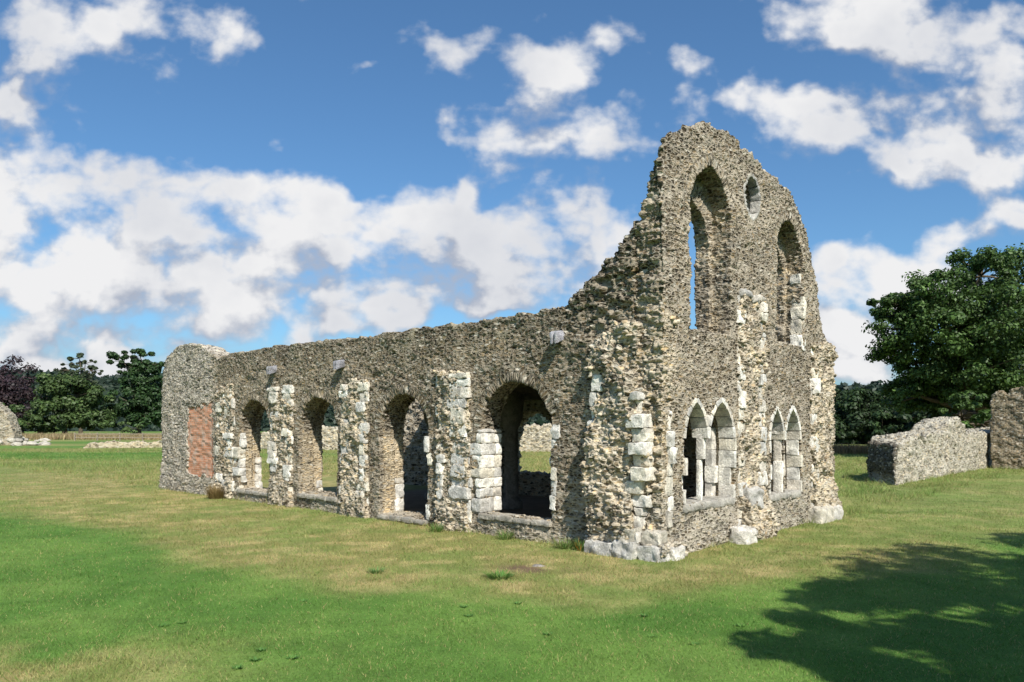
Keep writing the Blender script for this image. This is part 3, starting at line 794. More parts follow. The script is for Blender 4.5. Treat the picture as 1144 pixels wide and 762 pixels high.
def lathe(name, prof, parent, mat, loc, color, n=20):
    V = []; 
    for (r, z) in prof:
        for k in range(n): V.append((r * math.cos(2 * math.pi * k / n), r * math.sin(2 * math.pi * k / n), z))
    Fq = [(i * n + k, i * n + (k + 1) % n, (i + 1) * n + (k + 1) % n, (i + 1) * n + k) for i in range(len(prof) - 1) for k in range(n)]
    Fq.append(tuple(range(n))[::-1]); Fq.append(tuple(range((len(prof) - 1) * n, len(prof) * n)))
    return mesh_obj(name, np.array(V), Fq, mat, parent, np.tile(np.array([color]), (len(V), 1)), loc=loc)
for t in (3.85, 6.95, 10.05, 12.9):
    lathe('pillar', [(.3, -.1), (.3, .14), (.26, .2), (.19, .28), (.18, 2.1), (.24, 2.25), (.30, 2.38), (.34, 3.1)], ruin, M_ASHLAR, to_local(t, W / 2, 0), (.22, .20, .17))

# ================================================================== OTHER WALLS
def free_wall(name, label, p0, p1, thick, prof, h, seed, skew=0.0, group=None, size=(.2, .2, .09), tone=(1, 1, 1), pal=.5, cat='wall', leanend=0.0, amp=.045, shaded_end=False):
    """rubble wall from ground point p0 to p1, its face on that line, thickness away from the viewer"""
    p0, p1 = np.array(p0), np.array(p1); L = np.linalg.norm(p1 - p0); d = (p1 - p0) / L; nrm = np.array([-d[1], d[0]])
    if nrm @ p0 < 0: nrm = -nrm
    px = np.array([q[0] for q in prof]) * L; pz = np.array([q[1] for q in prof])
    A = np.arange(-.45, L + .35, h).astype(np.float32); Bx = np.arange(-.3, thick + .3, h).astype(np.float32); Zx = np.arange(-.2, pz.max() + .5, h).astype(np.float32)
    AA, ZZ = np.meshgrid(A, Zx, indexing='ij')
    topz = np.interp(AA, px, pz) + .42 * (fbm(AA * 1.4, 0 * AA, seed, 3, seed) - .5) + .24 * (vnoise(AA * 4.5, 0 * AA, seed, seed) - .5)
    en = .35 * (fbm(ZZ * 1.5, 0 * ZZ, seed, 3, seed + 7) - .5)
    o2 = np.maximum(ZZ - topz, np.maximum(leanend * (ZZ - .8) - AA - en, AA - L))
    fr = .16 * (fbm(AA * .9, ZZ * .9, seed, 3, seed + 2) - .5)
    crk = np.abs(fbm(AA * .55, ZZ * .12, seed + 3, 3, seed + 8) - .5)                 # open vertical cracks
    fr = fr + (.22 if shaded_end else 0) * sstep(.022, .0, crk) * sstep(.2, .8, ZZ)
    D = np.empty((len(A), len(Bx), len(Zx)), np.float32)
    for j, b in enumerate(Bx): D[:, j] = np.maximum(o2 + .2 * max(0, b - thick * .6), np.maximum(np.maximum(fr - b, b - thick), (skew * b - AA - en) if skew else -9.))
    D += (.11 * (vnoise(A[:, None, None] * 3.5, Bx[None, :, None] * 3.5, Zx[None, None, :] * 5, seed + 4) - .5)).astype(np.float32)
    P, Fq = surface_net(A, Bx, Zx, D); N = vert_normals(P, Fq)
    P2, col, e, r = rubble(P, N, size=size, seed=seed, amp=amp, pro=.05, tilt=.35, holes=.05)
    c = np.array([.50, .46, .38]) * (.6 + .8 * r[2])[:, None]
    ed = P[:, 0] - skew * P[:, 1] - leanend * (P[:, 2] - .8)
    wgt = pal * sstep(.08, .3, ed) if shaded_end else pal * np.ones(len(P))
    end_shade = 1 - .6 * (1 - sstep(.08, .3, ed)) if shaded_end else np.ones(len(P))  # shade of the broken end put into its stone and mortar colour
    col = (col + (c - col) * wgt[:, None]) * np.array(tone) * end_shade[:, None]
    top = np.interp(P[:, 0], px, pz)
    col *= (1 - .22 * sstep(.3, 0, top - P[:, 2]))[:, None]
    V = np.stack([d[0] * P2[:, 0] + nrm[0] * P2[:, 1], d[1] * P2[:, 0] + nrm[1] * P2[:, 1], P2[:, 2]], -1)
    if d[0] * nrm[1] - d[1] * nrm[0] < 0: Fq = Fq[:, ::-1]
    o = mesh_obj(name, V, Fq, M_RUBBLE, None, np.clip(col, .02, .8), loc=(p0[0], p0[1], 0), bed=P / np.array(size), mortar=np.clip(np.array([.46, .42, .34]) * np.array(tone) * (.75 + .25 * wgt / max(pal, .01))[:, None] * end_shade[:, None], .02, .8))
    return tag(o, label, cat, group)
def gh(u, v, Y): return EYE - (v - V0) * Y / F
wa, wb = ground_pt(1000, 542), ground_pt(1113, 520.7)
hz_raw = [(0, 1.45), (.08, 1.7), (.14, gh(0, 484, wa[1]) - .1), (.25, gh(0, 481, 30)), (.42, gh(0, 481, 31)), (.45, gh(0, 471, 31.5)), (.5, gh(0, 466, 32)), (.56, gh(0, 467, 33)), (.6, gh(0, 475, 33.5)), (.66, gh(0, 483, 34)), (.74, gh(0, 481, 35)), (.8, gh(0, 477, 36)), (.86, gh(0, 481, 37)), (1, gh(0, 479, 39))]
hz = [(a_, b_ - .10) for a_, b_ in hz_raw]
free_wall('ruined_wall', 'low pale flint wall with a broken end coloured as in shade, running right from behind the big ruin', wa, wb, 1.45, hz, .045, 170, skew=1.05, size=(.13, .13, .07), tone=(.94, .95, .96), pal=.62, leanend=.30, shaded_end=True, amp=.028)
wc = np.array(ground_pt(1106, 523)); wd = wc + np.array([7.5, -7.0])
free_wall('ruined_wall', 'tall dark brown rubble wall at the right edge of the picture with pale quoins', wc, wd, 1.0, [(0, gh(0, 442, wc[1])), (.04, gh(0, 438, wc[1])), (1, 4.0)], .05, 180, size=(.13, .13, .06), tone=(.66, .62, .56), pal=.1, amp=.025)
# far wall seen through the arches
free_wall('ruined_wall', 'distant pale rubble wall across the lawn seen through the arches', (-30, 69), (11, 60), 1.0, [(0, 1.3), (.2, 1.5), (.4, 2.2), (.7, 2.3), (1, 2.0)], .09, 190, size=(.3, .3, .16), tone=(.92, .9, .86), pal=.8)
# left stubs
a = ground_pt(-40, 497); b = ground_pt(16, 497)
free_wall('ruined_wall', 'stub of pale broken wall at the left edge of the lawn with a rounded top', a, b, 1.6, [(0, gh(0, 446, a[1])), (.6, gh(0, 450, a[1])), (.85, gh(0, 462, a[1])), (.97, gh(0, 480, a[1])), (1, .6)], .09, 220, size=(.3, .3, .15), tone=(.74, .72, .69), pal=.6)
a = ground_pt(92, 501); b = ground_pt(196, 500)
free_wall('wall_footing', 'low straight stone footing lying in the grass left of the big ruin', a, b, 1.4, [(0, .25), (.1, .5), (.5, .62), (1, .55)], .09, 230, size=(.34, .34, .18), tone=(.9, .85, .75), pal=.5, cat='footing')
# tumbled stones below the left stub
def boulder(name, loc, r, seed, color, label, group):
    n = 9; V = []; Fq = []
    th = np.linspace(0, math.pi, n)[1:-1]; ph = np.linspace(0, 2 * math.pi, 12, endpoint=False)
    g = np.array([(math.sin(a) * math.cos(b), math.sin(a) * math.sin(b), math.cos(a)) for a in th for b in ph] + [(0, 0, 1), (0, 0, -1)])
    rr = .75 + .7 * (fbm(g[:, 0] * 1.5 + seed, g[:, 1] * 1.5, g[:, 2] * 1.5, 3, seed) - .2)
    V = g * rr[:, None] * np.array(r); m = 12; k = len(th)
    Fq = [(i * m + j, (i + 1) * m + j, (i + 1) * m + (j + 1) % m, i * m + (j + 1) % m) for i in range(k - 1) for j in range(m)]
    Fq += [(k * m, j, (j + 1) % m) for j in range(m)] + [(k * m + 1, (k - 1) * m + (j + 1) % m, (k - 1) * m + j) for j in range(m)]
    o = mesh_obj(name, V, Fq, M_ASHLAR, None, np.tile(np.array([color]), (len(V), 1)), loc=loc, smooth=False)
    return tag(o, label, 'stone', group)
rr_ = random.Random(4)
for k in range(46):
    u = rr_.uniform(-5, 54); f = max(.1, 1 - (u / 58)); v = rr_.uniform(492, 498.5)
    x, y = ground_pt(u, v); sz = rr_.uniform(.22, .5)
    kk = rr_.uniform(.7, 1.1)
    z = rr_.uniform(0, 1.1) * f * (1 if u < 30 else .5)
    boulder('tumbled_stone', (x, y, z * .8), (sz * 1.3, sz, sz * .7), k, tuple(q * kk for q in (.40, .37, .31)), 'tumbled pale stone in the heap beside the stub wall at left', 'tumbled stones beside the left stub')

# ================================================================== GROUND
BAND = np.array([ground_pt(u, v) for u, v in [(-260, 548), (0, 569), (90, 584), (160, 606), (230, 632), (300, 646), (400, 657), (500, 663), (600, 671), (700, 672), (790, 666), (880, 655), (980, 640), (1080, 618), (1200, 600), (1400, 580)]])
def sd_band(x, y):
    """distance inside (+) the dry band that lies between this line and the walls"""
    best = np.full(x.shape, 1e9); sgn = np.zeros(x.shape)
    for a, b in zip(BAND[:-1], BAND[1:]):
        d = b - a; L2 = d @ d
        q = np.clip(((x - a[0]) * d[0] + (y - a[1]) * d[1]) / L2, 0, 1)
        ex, ey = x - a[0] - q * d[0], y - a[1] - q * d[1]
        dd = np.sqrt(ex * ex + ey * ey)
        cr = d[0] * ey - d[1] * ex
        m = dd < best
        best = np.where(m, dd, best); sgn = np.where(m, np.sign(cr), sgn)
    return best * sgn
def ruin_ts(x, y):
    dx, dy = x - CX, y - CY
    return dx * TD[0] + dy * TD[1], dx * SD[0] + dy * SD[1]
def straw(x, y):
    n = fbm(x * .9, y * .9, 0, 4, 301); n2 = fbm(x * .25, y * .25, 0, 3, 302); n3 = fbm(x * 3.2, y * 3.2, 0, 3, 303)
    t, s = ruin_ts(x, y)
    d = sd_band(x, y) + (n - .5) * 1.5 + (n3 - .5) * .5
    far = np.maximum(-s, -t)                                     # distance out from the wall faces
    w = sstep(-.7, 1.1, d) * sstep(22, 6, np.maximum(-s, 0) + np.maximum(t - 16, 0) * .6 )
    w = w * (.74 + .45 * sstep(.35, .62, n) - .18 * sstep(.52, .7, n2))
    right = sstep(3, 9, x) * sstep(9, 14, y)
    w = w * (1 - .45 * right)
    # dry patch bottom left and stripes of the far lawn
    bl = np.exp(-(((x + 4.4) / 1.7) ** 2 + ((y - 6.5) / 1.15) ** 2)) * sstep(.34, .6, n)
    st = sstep(.49, .62, fbm(x * .06, y * .16, 0, 3, 304)) * .75 * sstep(20, 28, y)
    return np.clip(np.maximum(np.maximum(w, bl * .95), st), 0, 1)
GREEN = np.array([.088, .190, .031]); GREEN2 = np.array([.142, .248, .048]); STRAW = np.array([.265, .255, .088]); STRAW2 = np.array([.40, .335, .145]); SOIL = np.array([.17, .115, .07])
def turf_col(x, y):
    w = straw(x, y)
    n = fbm(x * .6, y * .6, 3, 4, 311); n3 = fbm(x * 2.5, y * 2.5, 3, 3, 313)
    g = GREEN + (GREEN2 - GREEN) * sstep(.3, .7, n)[:, None]
    s = STRAW + (STRAW2 - STRAW) * sstep(.45, .7, n3)[:, None]
    return g + (s - g) * w[:, None], w
def ground_z(x, y):
    b = .05 * (fbm(x * .35, y * .35, 0, 3, 320) - .5)
    hx, hy = 9.4, 20.6
    b = b - .22 * np.exp(-(((x - hx) / 1.6) ** 2 + ((y - hy) / 1.3) ** 2))
    return b * sstep(70, 25, y)
def ax_var(lo, hi, dense0, dense1, h, grow):
    mid = list(np.arange(dense0, dense1, h)); a = []; x = dense0; st = h
    while x > lo: st *= grow; x -= st; a.append(x)
    b = []; x = dense1; st = h
    while x < hi: st *= grow; x += st; b.append(x)
    return np.array(a[::-1] + mid + b)
gx = ax_var(-900, 900, -9, 12, .10, 1.05); gy = ax_var(-60, 1500, 4.5, 22, .10, 1.05)
X, Y = np.meshgrid(gx, gy, indexing='ij'); x, y = X.ravel(), Y.ravel()
c, w = turf_col(x, y)
t, s = ruin_ts(x, y)
ins = sstep(.2, .9, s) * sstep(.2, .9, t) * sstep(W - .2, W - .9, s) * sstep(13.6, 12.4, t)
c = c + (np.array([.27, .205, .145]) - c) * ins[:, None]
px_, py_ = ground_pt(592, 636)
soil = np.exp(-(((x - px_) / .55) ** 2 + ((y - py_) / .35) ** 2)) * sstep(.3, .55, fbm(x * 3, y * 3, 0, 3, 330))
c = c + (SOIL - c) * np.clip(soil * 1.3, 0, 1)[:, None]
ix = np.arange(len(x)).reshape(X.shape); Fq = np.stack([ix[:-1, :-1], ix[1:, :-1], ix[1:, 1:], ix[:-1, 1:]], -1).reshape(-1, 4)
g = mesh_obj('ground', np.stack([x, y, ground_z(x, y)], -1), Fq, M_GROUND, None, c * .8)
tag(g, 'mown lawn with dry straw coloured patches around the ruin', 'lawn', kind='structure')

# ---- grass blades -----------------------------------------------------------------
def blades(n_try, ylo, yhi, hmin, hmax, wid, seed):
    r = np.random.default_rng(seed)
    # even in area over a fan in front of the camera, thinned with distance
    Y = ylo * (yhi / ylo) ** r.random(n_try)
    X = (r.random(n_try) * 2 - 1) * .82 * Y
    t, s = ruin_ts(X, Y)
    keep = ~((t > -.05) & (s > -.02) & (t < 21) & (s < W + .1))
    X, Y = X[keep], Y[keep]
    n = len(X)
    c, w = turf_col(X, Y)
    so = np.exp(-(((X - px_) / .5) ** 2 + ((Y - py_) / .3) ** 2))
    k = r.random(n) > so * .9
    X, Y, c, w = X[k], Y[k], c[k], w[k]; n = len(X)
    t, s = ruin_ts(X, Y)
    wall_d = np.maximum(-s, -t)
    tuft = fbm(X * 1.7, Y * 1.7, 9, 3, 340)
    h = (hmin + (hmax - hmin) * r.random(n) ** 1.6) * (.6 + 1.0 * tuft) * (1 + .55 * w) * (1 + .5 * sstep(.6, .2, wall_d) + 2.6 * sstep(.22, .0, wall_d) * sstep(.4, .6, tuft))
    sc = np.sqrt(Y / 8.0)
    wd = wid * sc * (.7 + .6 * r.random(n)); h = h * (.75 + .25 * sc)
    a = r.random(n) * 2 * math.pi; lean = h * (.35 + .9 * r.random(n)); b = r.random(n) * 2 * math.pi
    z = ground_z(X, Y) - .004
    ca, sa = np.cos(a) * wd / 2, np.sin(a) * wd / 2
    V = np.empty((n, 3, 3), np.float32)
    V[:, 0] = np.stack([X - ca, Y - sa, z], -1); V[:, 1] = np.stack([X + ca, Y + sa, z], -1)
    V[:, 2] = np.stack([X + np.cos(b) * lean, Y + np.sin(b) * lean, z + h], -1)
    jit = (.72 + .62 * r.random(n))[:, None]
    hue = r.random(n)
    c = c * jit
    dry = (hue > .90) & (w < .6); c[dry] = STRAW2 * jit[dry] * .9
    gr = (hue < .22) & (w > .3); c[gr] = GREEN2 * jit[gr]
    return V.reshape(-1, 3), np.repeat(c, 3, 0)
V1, C1 = blades(760000, 5.6, 70, .010, .032, .007, 1)
V2, C2 = blades(36000, 5.6, 22, .03, .06, .006, 2)
V = np.concatenate([V1, V2]); Cc = np.concatenate([C1, C2])
g = mesh_obj('grass', V, np.arange(len(V)).reshape(-1, 3), M_GRASS, None, Cc, smooth=False)
tag(g, 'short lawn grass, green and straw coloured', 'grass', kind='stuff')

def tall_grass(name, label, x0, x1, y0, y1, n, h0, h1, wid, cols, seed):
    r = np.random.default_rng(seed)
    X = x0 + (x1 - x0) * r.random(n); Y = y0 + (y1 - y0) * r.random(n)
    nn = fbm(X * .15, Y * .3, 0, 3, seed)
    h = (h0 + (h1 - h0) * r.random(n)) * (.55 + .9 * nn)
    a = r.random(n) * 6.283; wd = wid * (.6 + .8 * r.random(n)); b = r.random(n) * 6.283
    V = np.empty((n, 3, 3), np.float32); ca, sa = np.cos(a) * wd / 2, np.sin(a) * wd / 2
    V[:, 0] = np.stack([X - ca, Y - sa, 0 * X - .02], -1); V[:, 1] = np.stack([X + ca, Y + sa, 0 * X - .02], -1)
    V[:, 2] = np.stack([X + np.cos(b) * h * .3, Y + np.sin(b) * h * .3, h], -1)
    ci = np.array(cols)[(r.random(n) * len(cols)).astype(int)] * (.75 + .5 * r.random(n))[:, None]
    o = mesh_obj(name, V.reshape(-1, 3), np.arange(3 * n).reshape(-1, 3), M_GRASS, None, np.repeat(ci, 3, 0), smooth=False)
    return tag(o, label, 'grass', kind='stuff')
tall_grass('tall_grass', 'strip of tall dry grass before the far trees on the left', -110, -20, 112, 126, 42000, .35, .95, .16, [(.33, .25, .13), (.40, .31, .18), (.28, .23, .11), (.26, .19, .10)], 31)
tall_grass('tall_grass', 'strip of brown dry grass below the dark wood on the right', 18, 48, 56, 62, 20000, .3, .75, .07, [(.22, .15, .075), (.28, .19, .10), (.20, .15, .07)], 32)

# ---- small plants ----------------------------------------------------------------------
def tuft(name, label, cat, x, y, n, h, spread, cols, seed, wid=.012, z=0):
    r = np.random.default_rng(seed)
    a = r.random(n) * 6.283; rad = spread * np.sqrt(r.random(n)) * .6
    X, Y = np.cos(a) * rad, np.sin(a) * rad
    hh = h * (.5 + .6 * r.random(n)); b = a + r.normal(0, .5, n); ln = spread * (.3 + .8 * r.random(n))
    V = np.empty((n, 3, 3), np.float32); wd = wid * (.7 + .6 * r.random(n)); ca, sa = -np.sin(b) * wd / 2, np.cos(b) * wd / 2
    V[:, 0] = np.stack([X - ca, Y - sa, 0 * X - .01], -1); V[:, 1] = np.stack([X + ca, Y + sa, 0 * X - .01], -1)
    V[:, 2] = np.stack([X + np.cos(b) * ln, Y + np.sin(b) * ln, hh], -1)
    c = np.array(cols)[(r.random(n) * len(cols)).astype(int)] * (.75 + .5 * r.random(n))[:, None]
    o = mesh_obj(name, V.reshape(-1, 3), np.arange(3 * n).reshape(-1, 3), M_GRASS, None, np.repeat(c, 3, 0), smooth=False, loc=(x, y, z))
    return tag(o, label, cat)
def ruin_xy(t, s): return CX + TD[0] * t + SD[0] * s, CY + TD[1] * t + SD[1] * s
x_, y_ = ruin_xy(long_pt(253, V0)[0], -.32)
tuft('dry_grass_tuft', 'round tuft of brown dry grass at the long wall foot near the brick panel', 'grass tuft', x_, y_, 900, .42, .3, [(.25, .17, .07), (.32, .22, .10), (.20, .15, .06)], 1)
x_, y_ = ground_pt(558, 645)
tuft('lawn_weed', 'bright green leafy weed beside the bare soil patch in the lawn', 'weed', x_, y_, 160, .09, .22, [(.10, .21, .045), (.13, .24, .05)], 2, wid=.022)
x_, y_ = ground_pt(420, 640)
tuft('lawn_weed', 'small pale green weed in the dry grass before the second arch', 'weed', x_, y_, 110, .08, .14, [(.12, .22, .06), (.15, .25, .07)], 3, wid=.02)
wr = random.Random(21)
for k in range(16):
    u, v = wr.uniform(180, 860), wr.uniform(668, 752)
    x_, y_ = ground_pt(u, v)
    tag(tuft('turf_weed', 'small broad leaved weed in the green foreground turf', 'weed', x_, y_, 34, .022, .055, [(.10, .22, .05), (.13, .26, .06), (.08, .18, .04)], 50 + k, wid=.018), group='weeds in the foreground turf')
x_, y_ = ruin_xy(1.50, -.26)
tuft('wild_flower', 'small orange flowered plant at the foot of the corner buttress', 'plant', x_, y_, 130, .22, .12, [(.10, .18, .04), (.12, .2, .05), (.45, .20, .04), (.08, .15, .03)], 4, wid=.02)
for k, (u, off, lab) in enumerate([(505, -.42, 'green weed clump at the foot of the buttress between the two right arches'), (572, -.2, 'small green weed under the sill of the right arch'), (640, -.25, 'grassy weed clump at the wall foot left of the orange flowers')]):
    x_, y_ = ruin_xy(long_pt(u, V0)[0], off)
    tuft('wall_foot_weed', lab, 'weed', x_, y_, 150, .2, .2, [(.12, .22, .05), (.15, .25, .06), (.25, .24, .10)], 10 + k, wid=.014)
bx_, by_ = ground_pt(601, 633)
boulder('field_stone', (bx_, by_, .0), (.11, .07, .035), 77, (.24, .22, .20), 'flat grey stone half sunk in the bare soil patch', None)

# ---- fence at the far left ----------------------------------------------------------------
fe = empty('post_fence', (-62, 106, 0), 'thin wooden post and rail fence before the far trees at left', 'fence')
def box_mesh(lo, hi):
    lo, hi = np.array(lo), np.array(hi)
    V = np.array([[(lo, hi)[i][0], (lo, hi)[j][1], (lo, hi)[k][2]] for i in (0, 1) for j in (0, 1) for k in (0, 1)])
    return V, [(0, 1, 3, 2), (4, 6, 7, 5), (0, 4, 5, 1), (2, 3, 7, 6), (0, 2, 6, 4), (1, 5, 7, 3)]
wc_ = (.25, .21, .16)
for k in range(7):
    V, Fq = box_mesh((-.07, -.07, -.3), (.07, .07, 1.15))
    V = V + np.array([k * 3.2, 0, 0]); mesh_obj('post', V, Fq, M_WOOD, fe, np.tile(np.array([wc_]), (8, 1)), smooth=False)
for zr in (.45, .95):
    V, Fq = box_mesh((-.1, -.11, zr - .05), (19.4, -.075, zr + .05)); mesh_obj('rail', V, Fq, M_WOOD, fe, np.tile(np.array([wc_]), (8, 1)), smooth=False)

# ================================================================== TREES
def limb(V, Fq, C, p0, p1, r0, r1, color, bend=.1, seed=0, n=5, m=7):
    p0, p1 = np.array(p0, float), np.array(p1, float); L = np.linalg.norm(p1 - p0)
    rs = random.Random(seed); off = np.array([rs.uniform(-1, 1), rs.uniform(-1, 1), rs.uniform(-.3, .6)]) * L * bend
    base = len(V); dz = (p1 - p0) / L
    a = np.cross(dz, [0.3, .9, .1]); a /= np.linalg.norm(a); b = np.cross(dz, a)
    for i in range(n + 1):
        f = i / n; c = p0 + (p1 - p0) * f + off * math.sin(math.pi * f); r = r0 + (r1 - r0) * f
        for k in range(m):
            g = 2 * math.pi * k / m; V.append(tuple(c + a * math.cos(g) * r + b * math.sin(g) * r)); C.append(color)
    for i in range(n):
        for k in range(m):
            q = base + i * m; Fq.append((q + k, q + (k + 1) % m, q + m + (k + 1) % m, q + m + k))
def tree(name, label, x, y, H, lobes, leaf, nleaf, cols, seed, trunk_r=.35, trunk_h=None, group=None, bark=(.11, .09, .065), hollow=.35, cat='tree', flat=.75):
    """lobes: (dx, dy, z, rx, ry, rz). Sprays of small leaf faces fill the shells of smaller clumps set through each lobe"""
    root = empty(name, (x, y, 0), label, cat, group)
    r = np.random.default_rng(seed); V = []; Fq = []; C = []
    th = trunk_h or H * .3
    limb(V, Fq, C, (0, 0, -.3), (0, 0, th), trunk_r * 1.25, trunk_r * .8, bark, .03, seed, 6, 10)
    P = []; tot = sum(l[3] * l[5] for l in lobes)
    Nn = []; sh = []
    for li, (dx, dy, z, rx, ry, rz) in enumerate(lobes):
        c = np.array([dx, dy, z])
        limb(V, Fq, C, (0, 0, th * .85), c - np.array([dx * .25, dy * .25, rz * .1]), trunk_r * .55, trunk_r * .16, bark, .1, seed + li, 5, 6)
        k = max(6, int(nleaf * (rx * rz) / tot)); nb = max(7, int(k / 150))
        u = r.normal(size=(nb, 3)); u /= np.linalg.norm(u, axis=1, keepdims=True)
        rad = (hollow + (1 - hollow) * r.random(nb) ** .5)
        cc = c + u * rad[:, None] * np.array([rx, ry, rz])
        for q in range(min(nb, 9)):
            limb(V, Fq, C, c - np.array([dx * .25, dy * .25, rz * .1]), cc[q], trunk_r * .16, trunk_r * .04, bark, .12, seed + li * 31 + q, 3, 4)
        which = r.integers(0, nb, k)
        cs = (.26 + .22 * r.random(nb)) * min(rx, rz)
        d = r.normal(size=(k, 3)); d /= np.linalg.norm(d, axis=1, keepdims=True)
        rr = r.random(k) ** .45
        pts = cc[which] + d * (cs[which] * rr)[:, None] * np.array([1.15, 1.15, flat])
        P.append(pts); nrm = d + np.array([0, 0, .55]) + r.normal(0, .45, (k, 3)); Nn.append(nrm / np.linalg.norm(nrm, axis=1, keepdims=True))
        sh.append((.75 + .5 * r.random(nb))[which] * (.8 + .4 * r.random(k)))
    P = np.concatenate(P); Nn = np.concatenate(Nn); sh = np.concatenate(sh); n = len(P)
    a = np.cross(Nn, r.normal(size=(n, 3))); a /= np.linalg.norm(a, axis=1, keepdims=True); b = np.cross(Nn, a)
    sz = leaf * (.6 + .8 * r.random(n))[:, None]
    Q = np.stack([P - a * sz * .5, P - b * sz * .32 + a * sz * .05, P + a * sz * .55, P + b * sz * .32 + a * sz * .05], 1)
    base = np.array(cols)[(r.random(n) * len(cols)).astype(int)] * sh[:, None]
    mesh_obj('trunk', np.array(V), Fq, M_BARK, root, np.array(C))
    mesh_obj('crown', Q.reshape(-1, 3), np.arange(4 * n).reshape(-1, 4), M_LEAF, root, np.repeat(base, 4, 0), smooth=False)
    return root
def lobe_px(u, v, ru, rv, Yc, x, y, dy=0, fy=1.0):
    """survey a lobe of a crown standing at distance Yc"""
    k = Yc / F
    return ((u - U0) * (Yc + dy) / F - x, dy, EYE - (v - V0) * (Yc + dy) / F, ru * k, ru * k * fy, rv * k)
DK = [(.030, .062, .014), (.040, .080, .018), (.052, .095, .022), (.026, .050, .013)]
MD = [(.050, .090, .024), (.064, .108, .030), (.078, .120, .034), (.045, .075, .022)]
LT = [(.085, .135, .040), (.10, .15, .045), (.075, .115, .035)]
PU = [(.050, .030, .036), (.038, .024, .030), (.062, .038, .040), (.030, .022, .026)]
# big tree right
x_, y_ = (1080 - U0) / F * 50, 50
LB = [(1005, 365, 32, 28, -1), (1045, 325, 40, 26, -2), (1100, 305, 45, 26, -1), (1150, 315, 45, 36, 0), (1190, 350, 50, 60, 0), (1060, 370, 48, 34, -3), (1115, 360, 48, 36, -4), (1030, 405, 34, 24, -1), (1085, 415, 45, 32, -3), (1140, 410, 48, 40, -2), (1010, 440, 26, 22, 0), (1060, 450, 36, 22, 1), (1075, 445, 18, 14, -6), (1120, 455, 40, 22, 0), (1200, 420, 50, 50, 0), (995, 345, 22, 18, -1), (1000, 400, 26, 18, 0), (1030, 440, 40, 26, 2), (1090, 460, 50, 20, 3), (1072, 466, 32, 14, -5), (1102, 472, 32, 13, -4), (1150, 450, 40, 26, 3), (1040, 350, 40, 30, 2), (1100, 380, 50, 40, 3)]
tree('broad_tree', 'large spreading dark green oak behind the low pale wall on the right', x_, y_, 13, [lobe_px(u, v, ru, rv, 50, x_, y_, dy) for (u, v, ru, rv, dy) in LB], 0.21, 140000, [(.040, .082, .016), (.055, .105, .022), (.070, .125, .028), (.034, .066, .015), (.085, .15, .035)], 41, .55, 4.0)
def treepx(name, label, Yc, ub, lobes, leaf, n, cols, seed, tr=.4, th=3, **kw):
    x = (ub - U0) / F * Yc
    return tree(name, label, x, Yc, 15, [lobe_px(u, v, ru, rv, Yc, x, Yc, dy) for (u, v, ru, rv, dy) in lobes], leaf, n, cols, seed, tr, th, **kw)
treepx('copper_beech', 'dark purple copper beech at the left edge among green trees', 140, 5, [(5, 425, 36, 28, 0), (-25, 440, 36, 36, 0), (22, 450, 26, 24, -2), (-2, 465, 34, 20, 0)], 0.5, 18000, PU, 51)
treepx('pine_tree', 'open crowned grey green pine rising above the bushy trees at left', 150, 90, [(88, 400, 11, 6, 0), (79, 406, 11, 5, 0), (97, 406, 11, 5, 1), (72, 413, 10, 5, 0), (104, 414, 11, 5, 0), (88, 412, 14, 6, -1), (82, 421, 15, 6, 0), (100, 423, 15, 7, 0), (90, 430, 16, 8, 0)], 0.42, 7000, [(.045, .065, .03), (.06, .08, .04)], 52, .35, 12, hollow=.2)
treepx('broad_tree', 'round mid green tree between the copper beech and the tall dark oak', 132, 72, [(62, 438, 24, 20, 0), (88, 442, 24, 20, -2), (70, 462, 34, 18, -3), (104, 456, 22, 20, 0), (50, 465, 22, 16, -2), (92, 470, 28, 12, -3)], 0.5, 24000, MD, 53)
treepx('broad_tree', 'tall dark oak with a ragged top beside the left end of the ruin', 138, 155, [(133, 403, 14, 10, 0), (146, 399, 15, 10, 0), (157, 397, 13, 10, 1), (166, 408, 15, 12, 0), (140, 410, 14, 8, 0), (156, 412, 15, 9, -1), (148, 424, 18, 12, 0), (172, 420, 12, 10, 0), (172, 436, 20, 20, 0), (142, 448, 22, 18, -2), (164, 462, 26, 16, -2), (186, 455, 22, 24, 0), (128, 462, 16, 14, 0)], 0.5, 24000, [(.03, .07, .02), (.042, .085, .024), (.024, .052, .016)], 54)
treepx('shrub', 'fresh green shrub at the left edge below the copper beech', 124, 12, [(8, 462, 12, 16, 0), (30, 462, 14, 16, 0), (40, 472, 16, 10, 0)], .5, 3000, MD, 55, .15, 1, cat='shrub')
treepx('shrub', 'low bright green bush in front of the dark oak at left', 122, 147, [(140, 477, 9, 6, 0), (152, 478, 9, 6, 0)], .35, 1600, LT, 56, .1, .6, cat='shrub')
treepx('broad_tree', 'small light green tree top showing over the long wall at its left end', 100, 251, [(247, 396, 5, 6, 0), (256, 398, 5, 5, 0), (250, 415, 10, 14, 0), (250, 450, 22, 22, 0)], .45, 3000, LT, 57, .25, 4)
